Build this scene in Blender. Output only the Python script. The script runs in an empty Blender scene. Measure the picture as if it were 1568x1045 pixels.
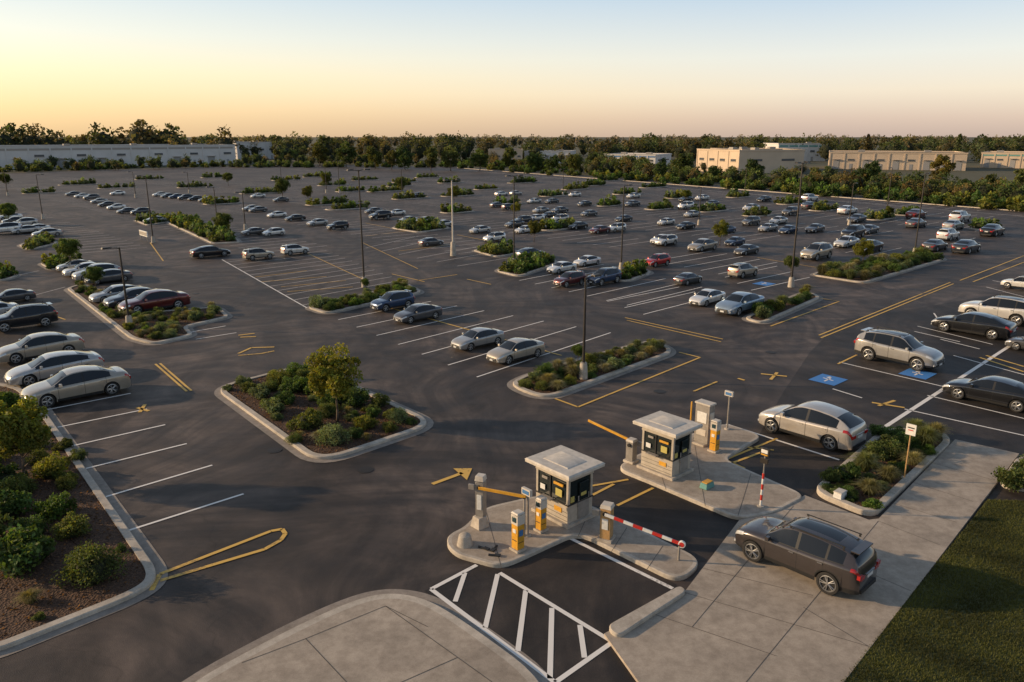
import bpy, math, random
import numpy as np
from mathutils import Vector, Matrix
random.seed(7); RNG=np.random.default_rng(7)
# ---------------------------------------------------------------- survey frame
H=13.5; F=1170.0; TH=math.atan(314/F); CT,ST=math.cos(TH),math.sin(TH)
def G(u,v,z=0.0):
    a=(u-784)/F; b=(522.5-v)/F
    dx,dy,dz=a,CT+b*ST,-ST+b*CT
    t=(H-z)/-dz
    return (dx*t,dy*t)
def ppm(v): return max(v-208.5,1)*CT/H
ANG=math.radians(41.8)
A=Vector((math.cos(ANG),math.sin(ANG))); B=Vector((-math.sin(ANG),math.cos(ANG)))
ROT={'+A':ANG,'-A':ANG+math.pi,'+B':ANG+math.pi/2,'-B':ANG-math.pi/2}
scene=bpy.context.scene
def link(o): scene.collection.objects.link(o); return o
# ---------------------------------------------------------------- materials
def newmat(n):
    m=bpy.data.materials.new(n); m.use_nodes=True
    nt=m.node_tree; b=nt.nodes['Principled BSDF']; return m,nt,b
def N(nt,t,**k):
    n=nt.nodes.new(t)
    for a,v in k.items(): setattr(n,a,v)
    return n
def ramp(nt,fac,stops):
    r=N(nt,'ShaderNodeValToRGB'); e=r.color_ramp.elements
    while len(e)<len(stops): e.new(.5)
    for i,(p,c) in enumerate(stops):
        e[i].position=p; e[i].color=(c[0],c[1],c[2],1)
    nt.links.new(fac,r.inputs[0]); return r.outputs[0]
def mixc(nt,f,a,b,mode='MIX'):
    m=N(nt,'ShaderNodeMix',data_type='RGBA',blend_type=mode)
    for i,s in ((0,f),(6,a),(7,b)):
        if isinstance(s,(int,float)): m.inputs[i].default_value=s
        elif isinstance(s,tuple): m.inputs[i].default_value=(s[0],s[1],s[2],1)
        else: nt.links.new(s,m.inputs[i])
    return m.outputs[2]
def noise(nt,scale,detail=4,vec=None,rough=.55):
    n=N(nt,'ShaderNodeTexNoise'); n.inputs['Scale'].default_value=scale; n.inputs['Detail'].default_value=detail
    n.inputs['Roughness'].default_value=rough
    if vec is not None: nt.links.new(vec,n.inputs['Vector'])
    return n.outputs[0]
def geo(nt): return N(nt,'ShaderNodeNewGeometry').outputs['Position']
def mapping(nt,vec,rot=0,scale=(1,1,1)):
    m=N(nt,'ShaderNodeMapping'); m.inputs['Rotation'].default_value=(0,0,rot); m.inputs['Scale'].default_value=scale
    nt.links.new(vec,m.inputs[0]); return m.outputs[0]
def bump(nt,b,h,s=.3,d=.02):
    bm=N(nt,'ShaderNodeBump'); bm.inputs['Strength'].default_value=s; bm.inputs['Distance'].default_value=d
    nt.links.new(h,bm.inputs['Height']); nt.links.new(bm.outputs[0],b.inputs['Normal'])
def simple(n,c,rough=.6,metal=0,coat=0,var=0.0,vs=8):
    m,nt,b=newmat(n); b.inputs['Roughness'].default_value=rough; b.inputs['Metallic'].default_value=metal
    b.inputs['Coat Weight'].default_value=coat
    if var>0:
        nn=noise(nt,vs,5,geo(nt))
        lo=tuple(x*(1-var) for x in c); hi=tuple(min(1,x*(1+var)) for x in c)
        nt.links.new(ramp(nt,nn,[(.3,lo),(.7,hi)]),b.inputs['Base Color'])
    else: b.inputs['Base Color'].default_value=(*c,1)
    return m
def asphalt(n,k,warm=1.0):
    m,nt,b=newmat(n); p=geo(nt)
    big=noise(nt,.07,5,p,.62); med=noise(nt,.55,7,p,.7); fine=noise(nt,38,2,p)
    nz=N(nt,'ShaderNodeTexNoise'); nz.inputs['Scale'].default_value=.045; nt.links.new(p,nz.inputs['Vector'])
    sc=N(nt,'ShaderNodeVectorMath',operation='SCALE'); sc.inputs['Scale'].default_value=26; nt.links.new(nz.outputs['Color'],sc.inputs[0])
    wp=N(nt,'ShaderNodeVectorMath',operation='ADD'); nt.links.new(p,wp.inputs[0]); nt.links.new(sc.outputs[0],wp.inputs[1]); wp=wp.outputs[0]
    stA=noise(nt,1,5,mapping(nt,wp,-ANG,(.03,.75,1)),.6)
    stB=noise(nt,1,5,mapping(nt,wp,-ANG,(.75,.03,1)),.6)
    c0=ramp(nt,big,[(.40,(.036*k*warm,.0295*k,.0255*k)),(.60,(.074*k*warm,.061*k,.0525*k))])
    c1=mixc(nt,.8,c0,ramp(nt,med,[(.40,(.38,.38,.38)),(.60,(.62,.62,.61))]),'OVERLAY')
    c2=mixc(nt,.9,c1,ramp(nt,stA,[(.40,(.34,.34,.34)),(.62,(.68,.67,.65))]),'OVERLAY')
    c3=mixc(nt,.9,c2,ramp(nt,stB,[(.40,(.34,.34,.34)),(.62,(.68,.67,.65))]),'OVERLAY')
    c4=mixc(nt,.5,c3,ramp(nt,fine,[(.3,(.26,.26,.26)),(.72,(.76,.76,.76))]),'OVERLAY')
    v=N(nt,'ShaderNodeTexVoronoi',feature='DISTANCE_TO_EDGE'); v.inputs['Scale'].default_value=.09
    wv=N(nt,'ShaderNodeVectorMath',operation='ADD')
    n2=N(nt,'ShaderNodeTexNoise'); n2.inputs['Scale'].default_value=.6; nt.links.new(p,n2.inputs['Vector'])
    s2=N(nt,'ShaderNodeVectorMath',operation='SCALE'); s2.inputs['Scale'].default_value=2.5; nt.links.new(n2.outputs['Color'],s2.inputs[0])
    nt.links.new(p,wv.inputs[0]); nt.links.new(s2.outputs[0],wv.inputs[1]); nt.links.new(wv.outputs[0],v.inputs['Vector'])
    cr=ramp(nt,v.outputs['Distance'],[(.0,(.6,.6,.6)),(.005,(1,1,1))])
    c5=mixc(nt,.6,c4,cr,'MULTIPLY')
    v2=N(nt,'ShaderNodeTexVoronoi'); v2.inputs['Scale'].default_value=.33; v2.inputs['Randomness'].default_value=1; nt.links.new(p,v2.inputs['Vector'])
    c6=mixc(nt,.6,c5,ramp(nt,v2.outputs['Distance'],[(.05,(.45,.45,.45)),(.13,(1,1,1))]),'MULTIPLY')
    nt.links.new(c6,b.inputs['Base Color'])
    b.inputs['Specular IOR Level'].default_value=.38
    rr=N(nt,'ShaderNodeMapRange'); nt.links.new(med,rr.inputs[0]); rr.inputs[3].default_value=.5; rr.inputs[4].default_value=.85
    nt.links.new(rr.outputs[0],b.inputs['Roughness'])
    bump(nt,b,fine,.6,.012); return m
def paintmark(n,c,wear=.45):
    m,nt,b=newmat(n); p=geo(nt)
    w=noise(nt,7,8,p,.75); w2=noise(nt,.35,3,p)
    ad=N(nt,'ShaderNodeMath',operation='ADD'); nt.links.new(w,ad.inputs[0]); nt.links.new(w2,ad.inputs[1])
    f=ramp(nt,ad.outputs[0],[(.68+wear*.3-.1,(0.1,)*3),(.80+wear*.3,(1,)*3)])
    nt.links.new(mixc(nt,f,(.06,.053,.047),c),b.inputs['Base Color']); b.inputs['Roughness'].default_value=.65
    return m
def concrete(n,c,v=.14):
    m,nt,b=newmat(n); p=geo(nt)
    a=noise(nt,.5,6,p,.65); f=noise(nt,30,3,p); s=noise(nt,3,6,p,.7)
    # slab to slab tone differences
    vo=N(nt,'ShaderNodeTexVoronoi',distance='CHEBYCHEV'); vo.inputs['Scale'].default_value=.4; vo.inputs['Randomness'].default_value=0
    nt.links.new(mapping(nt,p,-ANG),vo.inputs['Vector'])
    sl=N(nt,'ShaderNodeSeparateColor'); nt.links.new(vo.outputs['Color'],sl.inputs[0])
    c1=ramp(nt,a,[(.35,tuple(x*(1-v) for x in c)),(.65,tuple(x*(1+v) for x in c))])
    c2=mixc(nt,.5,c1,ramp(nt,f,[(.3,(.40,)*3),(.7,(.60,)*3)]),'OVERLAY')
    c3=mixc(nt,.7,c2,ramp(nt,s,[(.35,(.36,.35,.34)),(.6,(.57,)*3)]),'OVERLAY')
    c4=mixc(nt,.22,c3,ramp(nt,sl.outputs[0],[(0,(.42,.42,.42)),(1,(.6,.6,.6))]),'OVERLAY')
    nt.links.new(c4,b.inputs['Base Color']); b.inputs['Roughness'].default_value=.85; bump(nt,b,f,.25,.006); return m
M={}
M['asph']=asphalt('asphalt',.98,1.06); M['dark']=asphalt('asphalt_new',.5,1.04)
M['white']=paintmark('white_paint_line',(.76,.72,.66),.12); M['yellow']=paintmark('yellow_paint_line',(.66,.40,.08),.4)
M['faint']=paintmark('faded_white_line',(.55,.51,.47),.4)
M['blue']=paintmark('blue_paint',(.05,.2,.5),.3)
M['conc']=concrete('concrete',(.34,.285,.225)); M['kerb']=concrete('kerb_concrete',(.42,.37,.305)); M['gutter']=concrete('gutter_concrete',(.25,.215,.18))
M['joint']=simple('joint',(.09,.08,.07),.95); M['iron']=simple('cast_iron',(.035,.03,.027),.6,.5,var=.3,vs=20)
def mulchmat():
    m,nt,b=newmat('bark_mulch'); p=geo(nt)
    v=N(nt,'ShaderNodeTexVoronoi'); v.inputs['Scale'].default_value=14; nt.links.new(p,v.inputs['Vector'])
    c=ramp(nt,noise(nt,18,6,p,.75),[(.3,(.020,.010,.006)),(.55,(.080,.040,.021)),(.75,(.19,.10,.055))])
    c=mixc(nt,.4,c,v.outputs['Distance'],'OVERLAY')
    nt.links.new(c,b.inputs['Base Color']); b.inputs['Roughness'].default_value=.95; bump(nt,b,v.outputs['Distance'],.9,.04); return m
M['mulch']=mulchmat()
def grassmat():
    m,nt,b=newmat('grass'); p=geo(nt)
    c=ramp(nt,noise(nt,.8,6,p,.6),[(.3,(.040,.048,.014)),(.7,(.085,.090,.028))])
    c=mixc(nt,.6,c,ramp(nt,noise(nt,45,2,p),[(.3,(.3,)*3),(.7,(.7,)*3)]),'OVERLAY')
    nt.links.new(c,b.inputs['Base Color']); b.inputs['Roughness'].default_value=.9; return m
M['grass']=grassmat()
def earth():
    m,nt,b=newmat('terrain_ground'); p=geo(nt)
    c=ramp(nt,noise(nt,.03,7,p,.65),[(.3,(.040,.045,.018)),(.55,(.065,.06,.027)),(.75,(.11,.09,.045))])
    nt.links.new(c,b.inputs['Base Color']); b.inputs['Roughness'].default_value=1; return m
M['earth']=earth()
def foliage(n,trans=.3):
    m,nt,b=newmat(n); at=N(nt,'ShaderNodeAttribute',attribute_name='Col'); oi=N(nt,'ShaderNodeObjectInfo')
    c=mixc(nt,1.0,at.outputs['Color'],oi.outputs['Color'],'MULTIPLY')
    nt.links.new(c,b.inputs['Base Color']); b.inputs['Roughness'].default_value=.65; b.inputs['Specular IOR Level'].default_value=.25
    tr=N(nt,'ShaderNodeBsdfTranslucent'); nt.links.new(mixc(nt,1.0,c,(1.5,1.4,.5),'MULTIPLY'),tr.inputs[0])
    mx=N(nt,'ShaderNodeMixShader'); mx.inputs[0].default_value=trans
    nt.links.new(b.outputs[0],mx.inputs[1]); nt.links.new(tr.outputs[0],mx.inputs[2])
    nt.links.new(mx.outputs[0],nt.nodes['Material Output'].inputs[0]); return m
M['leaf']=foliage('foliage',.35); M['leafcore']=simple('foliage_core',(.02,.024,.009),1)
M['bark']=simple('bark',(.09,.065,.045),.9,var=.3,vs=12)
def paint():
    m,nt,b=newmat('car_paint'); oi=N(nt,'ShaderNodeObjectInfo')
    d=ramp(nt,noise(nt,2.5,5,geo(nt)),[(.35,(.90,.88,.85)),(.65,(1,1,1))])
    nt.links.new(mixc(nt,1.0,oi.outputs['Color'],d,'MULTIPLY'),b.inputs['Base Color']); b.inputs['Metallic'].default_value=.4
    b.inputs['Roughness'].default_value=.28; b.inputs['Coat Weight'].default_value=1; b.inputs['Coat Roughness'].default_value=.03; return m
M['paint']=paint()
M['glass']=simple('car_glass',(.010,.012,.014),.04,0,.3)
M['tyre']=simple('tyre',(.018,.017,.016),.85); M['rim']=simple('alloy_rim',(.42,.42,.42),.35,.8)
M['trim']=simple('black_trim',(.015,.015,.015),.55); M['head']=simple('headlight_lens',(.55,.56,.56),.12,.2,.8)
M['tail']=simple('taillight_lens',(.35,.012,.01),.2,0,.6); M['plate']=simple('licence_plate',(.6,.6,.58),.5)
M['chrome']=simple('chrome',(.5,.5,.5),.2,.9)
M['pole']=simple('lamp_pole_metal',(.035,.03,.026),.5,.4); M['offw']=simple('painted_metal_offwhite',(.52,.47,.40),.55,var=.15,vs=5)
M['booth']=simple('booth_wall',(.40,.35,.28),.6,var=.15,vs=4); M['mach']=simple('yellow_machine',(.60,.30,.025),.45,var=.15,vs=6)
M['grey']=simple('grey_metal',(.28,.255,.225),.5,.2,var=.15,vs=5); M['tan']=simple('tan_machine',(.42,.25,.10),.5,var=.15)
M['bglass']=simple('booth_glass',(.012,.018,.018),.05,0,.3); M['wsign']=simple('white_sign',(.66,.65,.61),.5,var=.1); M['red']=simple('red_paint',(.5,.03,.02),.45,var=.1)
M['screen']=simple('screen_panel',(.02,.05,.06),.2); M['poster']=simple('notice_panel',(.45,.38,.10),.6); M['bluep']=simple('blue_panel',(.05,.16,.35),.5)
M['ww']=simple('warehouse_wall',(.60,.57,.54),.8,var=.08,vs=.2); M['bw']=simple('beige_wall',(.55,.43,.31),.8,var=.08,vs=.2)
M['roofm']=simple('roof_membrane',(.36,.32,.28),.9); M['dockd']=simple('dock_door',(.30,.29,.28),.6); M['winb']=simple('window_glass',(.08,.09,.10),.15)
M['green']=simple('green_wall',(.12,.28,.25),.8)
# ---------------------------------------------------------------- mesh builder
class MB:
    def __init__(s): s.v=[];s.f=[];s.m=[];s.mats=[];s.T=Matrix.Identity(4)
    def mi(s,k):
        if k not in s.mats: s.mats.append(k)
        return s.mats.index(k)
    def add(s,vs,fs,mat):
        o=len(s.v); s.v+= [tuple(s.T@Vector(p)) for p in vs]
        mm=s.mi(mat)
        for f in fs: s.f.append([i+o for i in f]); s.m.append(mm)
    def box(s,c,d,mat,top=1.0,rz=0,ry=0):
        x,y,z=[k/2 for k in d]; R=Matrix.Rotation(rz,4,'Z')@Matrix.Rotation(ry,4,'Y')
        vs=[(-x,-y,-z),(x,-y,-z),(x,y,-z),(-x,y,-z),(-x*top,-y*top,z),(x*top,-y*top,z),(x*top,y*top,z),(-x*top,y*top,z)]
        vs=[tuple(R@Vector(p)+Vector(c)) for p in vs]
        s.add(vs,[(0,3,2,1),(4,5,6,7),(0,1,5,4),(1,2,6,5),(2,3,7,6),(3,0,4,7)],mat)
    def tube(s,p0,p1,r0,r1,mat,n=10):
        p0=Vector(p0);p1=Vector(p1);d=(p1-p0).normalized(); a=d.orthogonal().normalized(); b=d.cross(a)
        vs=[]
        for p,r in((p0,r0),(p1,r1)):
            for i in range(n):
                t=2*math.pi*i/n; vs.append(tuple(p+a*math.cos(t)*r+b*math.sin(t)*r))
        fs=[(i,(i+1)%n,n+(i+1)%n,n+i) for i in range(n)]+[tuple(range(n-1,-1,-1)),tuple(range(n,2*n))]
        s.add(vs,fs,mat)
    def mesh(s,name,sharp=30):
        me=bpy.data.meshes.new(name); me.from_pydata(s.v,[],s.f)
        for k in s.mats: me.materials.append(M[k])
        me.polygons.foreach_set('material_index',s.m)
        me.validate(); me.update()
        if sharp:
            me.polygons.foreach_set('use_smooth',[True]*len(me.polygons))
            me.set_sharp_from_angle(angle=math.radians(sharp))
        return me
    def obj(s,name,loc=(0,0,0),rot=0,sharp=30,bev=0):
        o=bpy.data.objects.new(name,s.mesh(name,sharp)); o.location=loc; o.rotation_euler=(0,0,rot); link(o)
        if bev:
            b=o.modifiers.new('bevel','BEVEL'); b.width=bev; b.segments=2; b.limit_method='ANGLE'
        return o
# ---------------------------------------------------------------- polygons
def area(p): return sum(p[i][0]*p[(i+1)%len(p)][1]-p[(i+1)%len(p)][0]*p[i][1] for i in range(len(p)))/2
def ccw(p): return p if area(p)>0 else p[::-1]
def rnd(p,R,seg=7):
    out=[];n=len(p)
    for i in range(n):
        a,b,c=Vector(p[i-1]),Vector(p[i]),Vector(p[(i+1)%n])
        l1,l2=(a-b).length,(c-b).length; r1=min(R,l1*.48); r2=min(R,l2*.48)
        s=b+(a-b).normalized()*r1; e=b+(c-b).normalized()*r2
        for k in range(seg+1):
            t=k/seg; q=s*(1-t)**2+b*2*t*(1-t)+e*t*t; out.append((q.x,q.y))
    res=[out[0]]
    for q in out[1:]:
        if (Vector(q)-Vector(res[-1])).length>.02: res.append(q)
    return res
def inset(p,d):
    n=len(p);o=[]
    for i in range(n):
        a,b,c=Vector(p[i-1]),Vector(p[i]),Vector(p[(i+1)%n])
        e1=(b-a).normalized();e2=(c-b).normalized()
        n1=Vector((-e1.y,e1.x));n2=Vector((-e2.y,e2.x)); m=(n1+n2)
        if m.length<1e-4:m=n1
        m.normalize(); k=d/max(.5,m.dot(n1)); q=b+m*k; o.append((q.x,q.y))
    return o
def sheet(name,pw,z,mat):
    mb=MB(); pw=ccw(pw); mb.add([(x,y,z) for x,y in pw],[tuple(range(len(pw)))],mat); return mb.obj(name,sharp=0)
def px(pts): return [G(*p) for p in pts]
def inpoly(x,y,p):
    r=False;j=len(p)-1
    for i in range(len(p)):
        if (p[i][1]>y)!=(p[j][1]>y) and x<(p[j][0]-p[i][0])*(y-p[i][1])/(p[j][1]-p[i][1])+p[i][0]: r=not r
        j=i
    return r
def island(name,pts,R=1.2,kw=.28,h=.14,floor='mulch',gut=.35,world=False,top='kerb'):
    p=pts if world else px(pts); p=rnd(ccw(p),R); n=len(p)
    mb=MB()
    if gut:
        g=inset(p,-gut)
        mb.add([(x,y,.012) for x,y in g]+[(x,y,.012) for x,y in p],[(i,(i+1)%n,n+(i+1)%n,n+i) for i in range(n)],'gutter')
    q0=inset(p,.03); q=inset(p,kw)
    ring=lambda a,za,b,zb,mat: mb.add([(x,y,za) for x,y in a]+[(x,y,zb) for x,y in b],[(i,(i+1)%n,n+(i+1)%n,n+i) for i in range(n)],mat)
    ring(p,0,p,h-.03,top); ring(p,h-.03,q0,h,top)
    if floor==top: mb.add([(x,y,h) for x,y in q0],[tuple(range(n))],top)
    else:
        ring(q0,h,q,h,top)
        if floor=='mulch':
            ring(q,h,q,h-.05,top); mb.add([(x,y,h-.05) for x,y in q],[tuple(range(n))],floor)
        else: mb.add([(x,y,h) for x,y in q],[tuple(range(n))],floor)
    mb.obj(name,sharp=25); return q
# ---------------------------------------------------------------- ground
sheet('ground',[(-6000,-300),(6000,-300),(6000,9000),(-6000,9000)],-.03,'earth')
lot=px([(-700,1500),(-500,285),(0,266),(250,258),(480,252),(700,256),(1100,284),(1568,322),(2200,372),(2300,1500)])
sheet('asphalt_parking_lot',lot,0,'asph')
sheet('entrance_lane_paving',px([(650,905),(730,862),(768,874),(885,815),(1035,895),(1035,912),(925,972),(1060,1060),(1300,1300),(830,1300),(830,1060)]),.006,'dark')
sheet('exit_lane_paving',px([(905,752),(985,738),(1140,800),(1080,860),(1060,862),(895,785)]),.006,'dark')
sheet('drive_lane_paving',px([(1110,705),(1160,670),(1200,600),(1240,540),(1290,490),(1420,470),(1700,420),(1900,560),(1700,760),(1450,672),(1350,662),(1235,765),(1180,745)]),.005,'dark')
Lw=MB(); Ly=MB(); Lb=MB()
def line(mb,a,b,w,mat,z=.016,world=False):
    if not world:a,b=G(*a),G(*b)
    a=Vector(a);b=Vector(b); d=(b-a).normalized(); n=Vector((-d.y,d.x))*w/2
    mb.add([(*(a-n),z),(*(b-n),z),(*(b+n),z),(*(a+n),z)],[(0,1,2,3)],mat)
def W(a,b,w=.12,m='white'): line(Lw,a,b,w,m)
def Y(a,b,w=.12): line(Ly,a,b,w,'yellow',.02)
def rows(n0,n1,f0,f1,n,w=.11,m='white'):
    a0,a1,b0,b1=[Vector(G(*p)) for p in(n0,n1,f0,f1)]
    for i in range(n):
        t=i/(n-1); p=a0.lerp(a1,t); q=b0.lerp(b1,t); line(Lw,p,q,w,m,world=True)
for a,b in [((197,813),(373,757)),((160,762),(325,713)),((132,718),(286,680)),((108,684),(253,651)),((88,655),(225,627)),((72,628),(200,603))]: W(a,b)
rows((518,490),(730,578),(660,462),(935,510),7); rows((345,402),(462,468),(500,384),(628,436),12,.11,'faint')
rows((795,430),(960,468),(925,405),(1075,440),7,.11,'white'); rows((930,462),(985,482),(1040,440),(1090,455),3)
rows((560,380),(700,408),(640,362),(800,392),6,.11,'faint'); rows((1110,425),(1150,445),(1190,408),(1240,425),3)
rows((1000,400),(1100,420),(1090,385),(1190,402),5,.11,'white'); rows((250,505),(300,520),(330,490),(362,510),3)
rows((60,415),(100,440),(15,425),(55,452),2,.11,'faint')
W((340,398),(470,472),.12); Y((470,388),(560,430),.1);Y((555,372),(640,412),.1)
Y((590,470),(860,545),.14)
for a,b in [((957,487),(1107,520)),((960,491),(1104,524)),((1254,514),(1455,433)),((1257,518),(1460,435)),((850,611),(885,624)),((885,624),(1072,548)),((1072,548),(1040,540)),
            ((1180,500),(1285,462)),((1285,462),(1248,456)),((1283,558),(1312,544)),((1062,600),(1098,585)),((1345,428),(1320,434)),
            ((238,558),(286,600)),((245,557),(293,599)),((100,490),(80,483)),((640,430),(700,421)),((715,428),(752,436)),((600,420),(650,432)),((390,425),(470,415)),((400,432),(500,424)),((430,440),(530,430)),((440,447),(540,440)),
            ((560,362),(640,352)),((610,385),(690,375)),((700,360),(740,368)),((560,342),(600,350)),((1160,395),(1250,410)),((1350,410),(1345,428)),((230,372),(250,400)),((1470,430),(1568,392)),((1490,432),(1568,402))]: Y(a,b,.13)
for a,b in [((245,890),(405,842)),((405,842),(430,828)),((430,828),(437,818)),((437,818),(432,811)),((432,811),(415,814)),((415,814),(245,880)),((232,905),(245,880))]: Y(a,b,.16)
Y((662,742),(708,725),.2); q=px([(694,718),(723,718),(715,736)]); Ly.add([(x,y,.02) for x,y in ccw(q)],[(0,1,2)],'yellow')
for a,b in [((365,542),(385,533)),((385,533),(420,532)),((420,538),(400,542)),((400,542),(365,545)),((365,514),(390,511)),((368,517),(392,516)),((210,625),(228,630)),((222,620),(214,632)),
            ((1165,573),(1205,577)),((1180,582),(1190,571)),((1130,580),(1140,583)),((1335,617),(1385,625)),((1345,622),(1370,614)),((1510,545),(1568,562)),((1500,548),(1568,570))]: Y(a,b,.18)
for a,b in [((660,903),(850,1046)),((765,878),(938,984)),((850,1046),(938,984)),((660,903),(730,866)),((712,878),(697,922)),((762,880),(743,962)),((805,905),(793,998)),((845,932),(842,1040)),((888,958),(895,1008)),((873,825),(1030,902))]: W(a,b,.15)
for a,b in [((1110,705),(1190,672)),((1115,712),(1175,690)),((1100,700),(1140,718)),((1140,685),(1185,690)),((905,745),(962,735)),((945,775),(1000,748)),((905,760),(940,742)),((1090,720),(1180,755)),((1180,755),(1215,762))]: Y(a,b,.13)
W((1112,650),(1285,705),.13)
for a,b in [((1385,627),(1570,668)),((1420,606),(1570,642)),((1285,555),(1442,592)),((1405,500),(1520,528)),((1400,508),(1470,524)),((1430,480),(1440,495)),((1275,596),(1320,610)),((1460,545),(1570,575)),((1440,520),(1500,535)),((1510,440),(1568,455)),((1520,430),(1568,440))]: W(a,b,.11)
W((1351,657),(1568,516),.22)
for c in [(1268,582),(1405,573),(1570,440),(1170,435),(752,368)]:
    g=Vector(G(*c)); mb=Lb; s=.85
    P=[g+A*s+B*s*.9,g-A*s+B*s*.9,g-A*s-B*s*.9,g+A*s-B*s*.9]
    mb.add([(p.x,p.y,.02) for p in P[::-1]],[(0,1,2,3)],'blue')
    line(Lw,g-A*.45,g+A*.3,.1,'white',.026,True); line(Lw,g-B*.3,g+B*.35+A*.1,.1,'white',.026,True)
    line(Lw,g+A*.3+B*.2,g+A*.55+B*.1,.18,'white',.03,True)
for k in range(-14,22):
    s0=60+k*17.5
    for j in range(-60,160):
        t0=j*2.75
        p=A*s0+B*t0
        if p.y<92 or p.y>262 or p.x>p.y*.62 or p.x<-p.y*.75: continue
        if (j+k*3)%23 in(0,1,2): continue
        if not inpoly(p.x,p.y,lot): continue
        line(Lw,p-A*4.6,p+A*4.6,.13,'faint',.02,True)
Lw.obj('white_road_marking',sharp=0);Ly.obj('yellow_road_marking',sharp=0);Lb.obj('accessible_parking_marking',sharp=0)
# manholes, drain grates
for u,v in [(560,720),(1010,600),(420,690),(700,480),(1180,540),(300,450)]:
    mb=MB(); mb.tube((0,0,.004),(0,0,.014),.33,.33,'iron',24); mb.tube((0,0,.014),(0,0,.018),.22,.22,'iron',20); x,y=G(u,v); mb.obj('manhole_cover',(x,y,0),ANG,30)
# ---------------------------------------------------------------- concrete
walk1=px([(250,1075),(430,975),(545,922),(600,912),(655,922),(720,962),(855,1062),(860,1250),(100,1250)])
island('concrete_sidewalk',walk1,R=3,h=.13,floor='conc',world=True,gut=.4)
J=MB()
def jt(a,b,z=.136): line(J,G(*a,z),G(*b,z),.02,'joint',z,True)
for a,b in [((468,978),(545,1060)),((590,928),(775,1060)),((468,978),(590,928)),((580,1060),(700,1007)),((370,1015),(468,978)),((590,928),(655,960))]: jt(a,b)
plaza=px([(925,975),(1050,908),(1085,862),(1132,800),(1185,790),(1232,762),(1330,800),(1345,798),(1462,676),(1560,698),(1272,1075),(1240,1250),(1120,1250)])
sheet('concrete_plaza',plaza,.10,'conc')
mbp=MB(); pl=ccw(plaza); n=len(pl)
mbp.add([(x,y,0) for x,y in pl]+[(x,y,.1) for x,y in pl],[(i,(i+1)%n,n+(i+1)%n,n+i) for i in range(n)],'conc'); mbp.obj('plaza_edge',sharp=0)
def j2(a,b): jt(a,b,.104)
for a,b in [((1395,738),(1490,768)),((1345,798),(1440,835)),((1290,860),(1395,905)),((1230,930),(1330,990)),((1425,708),(1520,735)),((1365,770),(1465,800)),((1345,798),(1130,1060)),((1040,905),(1330,990)),((1000,940),(1190,1005)),((1075,870),(1245,912)),((1130,805),(1290,860)),((1215,775),(1060,960))]: j2(a,b)
J.obj('pavement_joints',sharp=0)
J=MB()
for a,b in [((745,785),(768,870)),((905,778),(885,822)),((960,808),(935,847)),((1015,836),(990,873)),((1000,690),(1020,750)),((1062,670),(1080,775)),((1150,725),(1130,790))]: jt(a,b,.154)
J.obj('island_joints',sharp=0)
island('raised_kerb',[(928,968),(1040,905),(1052,914),(945,985)],R=.3,kw=.1,h=.22,floor='kerb',gut=0)
island('booth_island',[(684,840),(686,824),(712,812),(738,783),(830,762),(905,778),(1078,864),(1040,897),(885,820),(768,874),(725,862),(700,855)],R=.7,kw=.15,h=.15,floor='conc',gut=0)
island('exit_booth_island',[(945,722),(960,708),(1000,690),(1060,668),(1110,652),(1168,672),(1108,708),(1235,764),(1185,790),(1130,800),(985,738)],R=.6,kw=.15,h=.15,floor='conc',gut=0)
lawn=px([(1512,768),(1700,775),(1900,1100),(1700,1300),(1260,1300),(1270,1072)]); sheet('lawn',lawn,.07,'grass')
# ---------------------------------------------------------------- planters
beds={}
def bed(k,pts,**kw): beds[k]=island('planter_island',pts,**kw)
bed('L',[(-200,560),(30,595),(62,622),(245,882),(222,910),(-40,1015),(-400,1000)],R=1.0)
bed('L2',[(102,443),(200,520),(235,529),(297,515),(285,502),(352,487),(335,472),(225,480),(128,436)],R=.8)
bed('M',[(327,596),(488,713),(670,651),(468,560)],R=1.6)
bed('C',[(778,592),(835,614),(1036,540),(1000,522),(900,548),(800,578)],R=1.4)
bed('C2',[(468,472),(500,482),(648,449),(620,435),(560,452)],R=1.0)
bed('R1',[(1138,490),(1168,497),(1258,457),(1235,447),(1180,468)],R=1.0)
bed('R2',[(1240,422),(1322,435),(1448,398),(1420,388),(1290,408)],R=1.2)
bed('E',[(1242,757),(1336,797),(1458,680),(1440,664),(1352,660)],R=.8,gut=0,h=.2)
bed('E2',[(1525,748),(1700,770),(1700,715),(1560,700)],R=.8,gut=0,h=.14)
bed('c3',[(758,416),(795,425),(856,404),(836,393),(790,402)])
bed('c4',[(598,350),(640,357),(690,350),(670,343),(620,345)]); bed('c5',[(722,384),(760,395),(800,388),(770,379)])
bed('l3',[(248,338),(325,374),(368,372),(355,358),(285,336)],R=.8); bed('l4',[(60,404),(80,415),(130,403),(110,394)]); bed('l5',[(28,376),(45,384),(90,373),(70,366)])
bed('l6',[(-40,425),(0,432),(30,424),(5,412)]); bed('r3',[(925,428),(960,433),(1000,418),(975,410)])
bed('l7',[(205,338),(225,346),(262,340),(245,333)])
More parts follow.
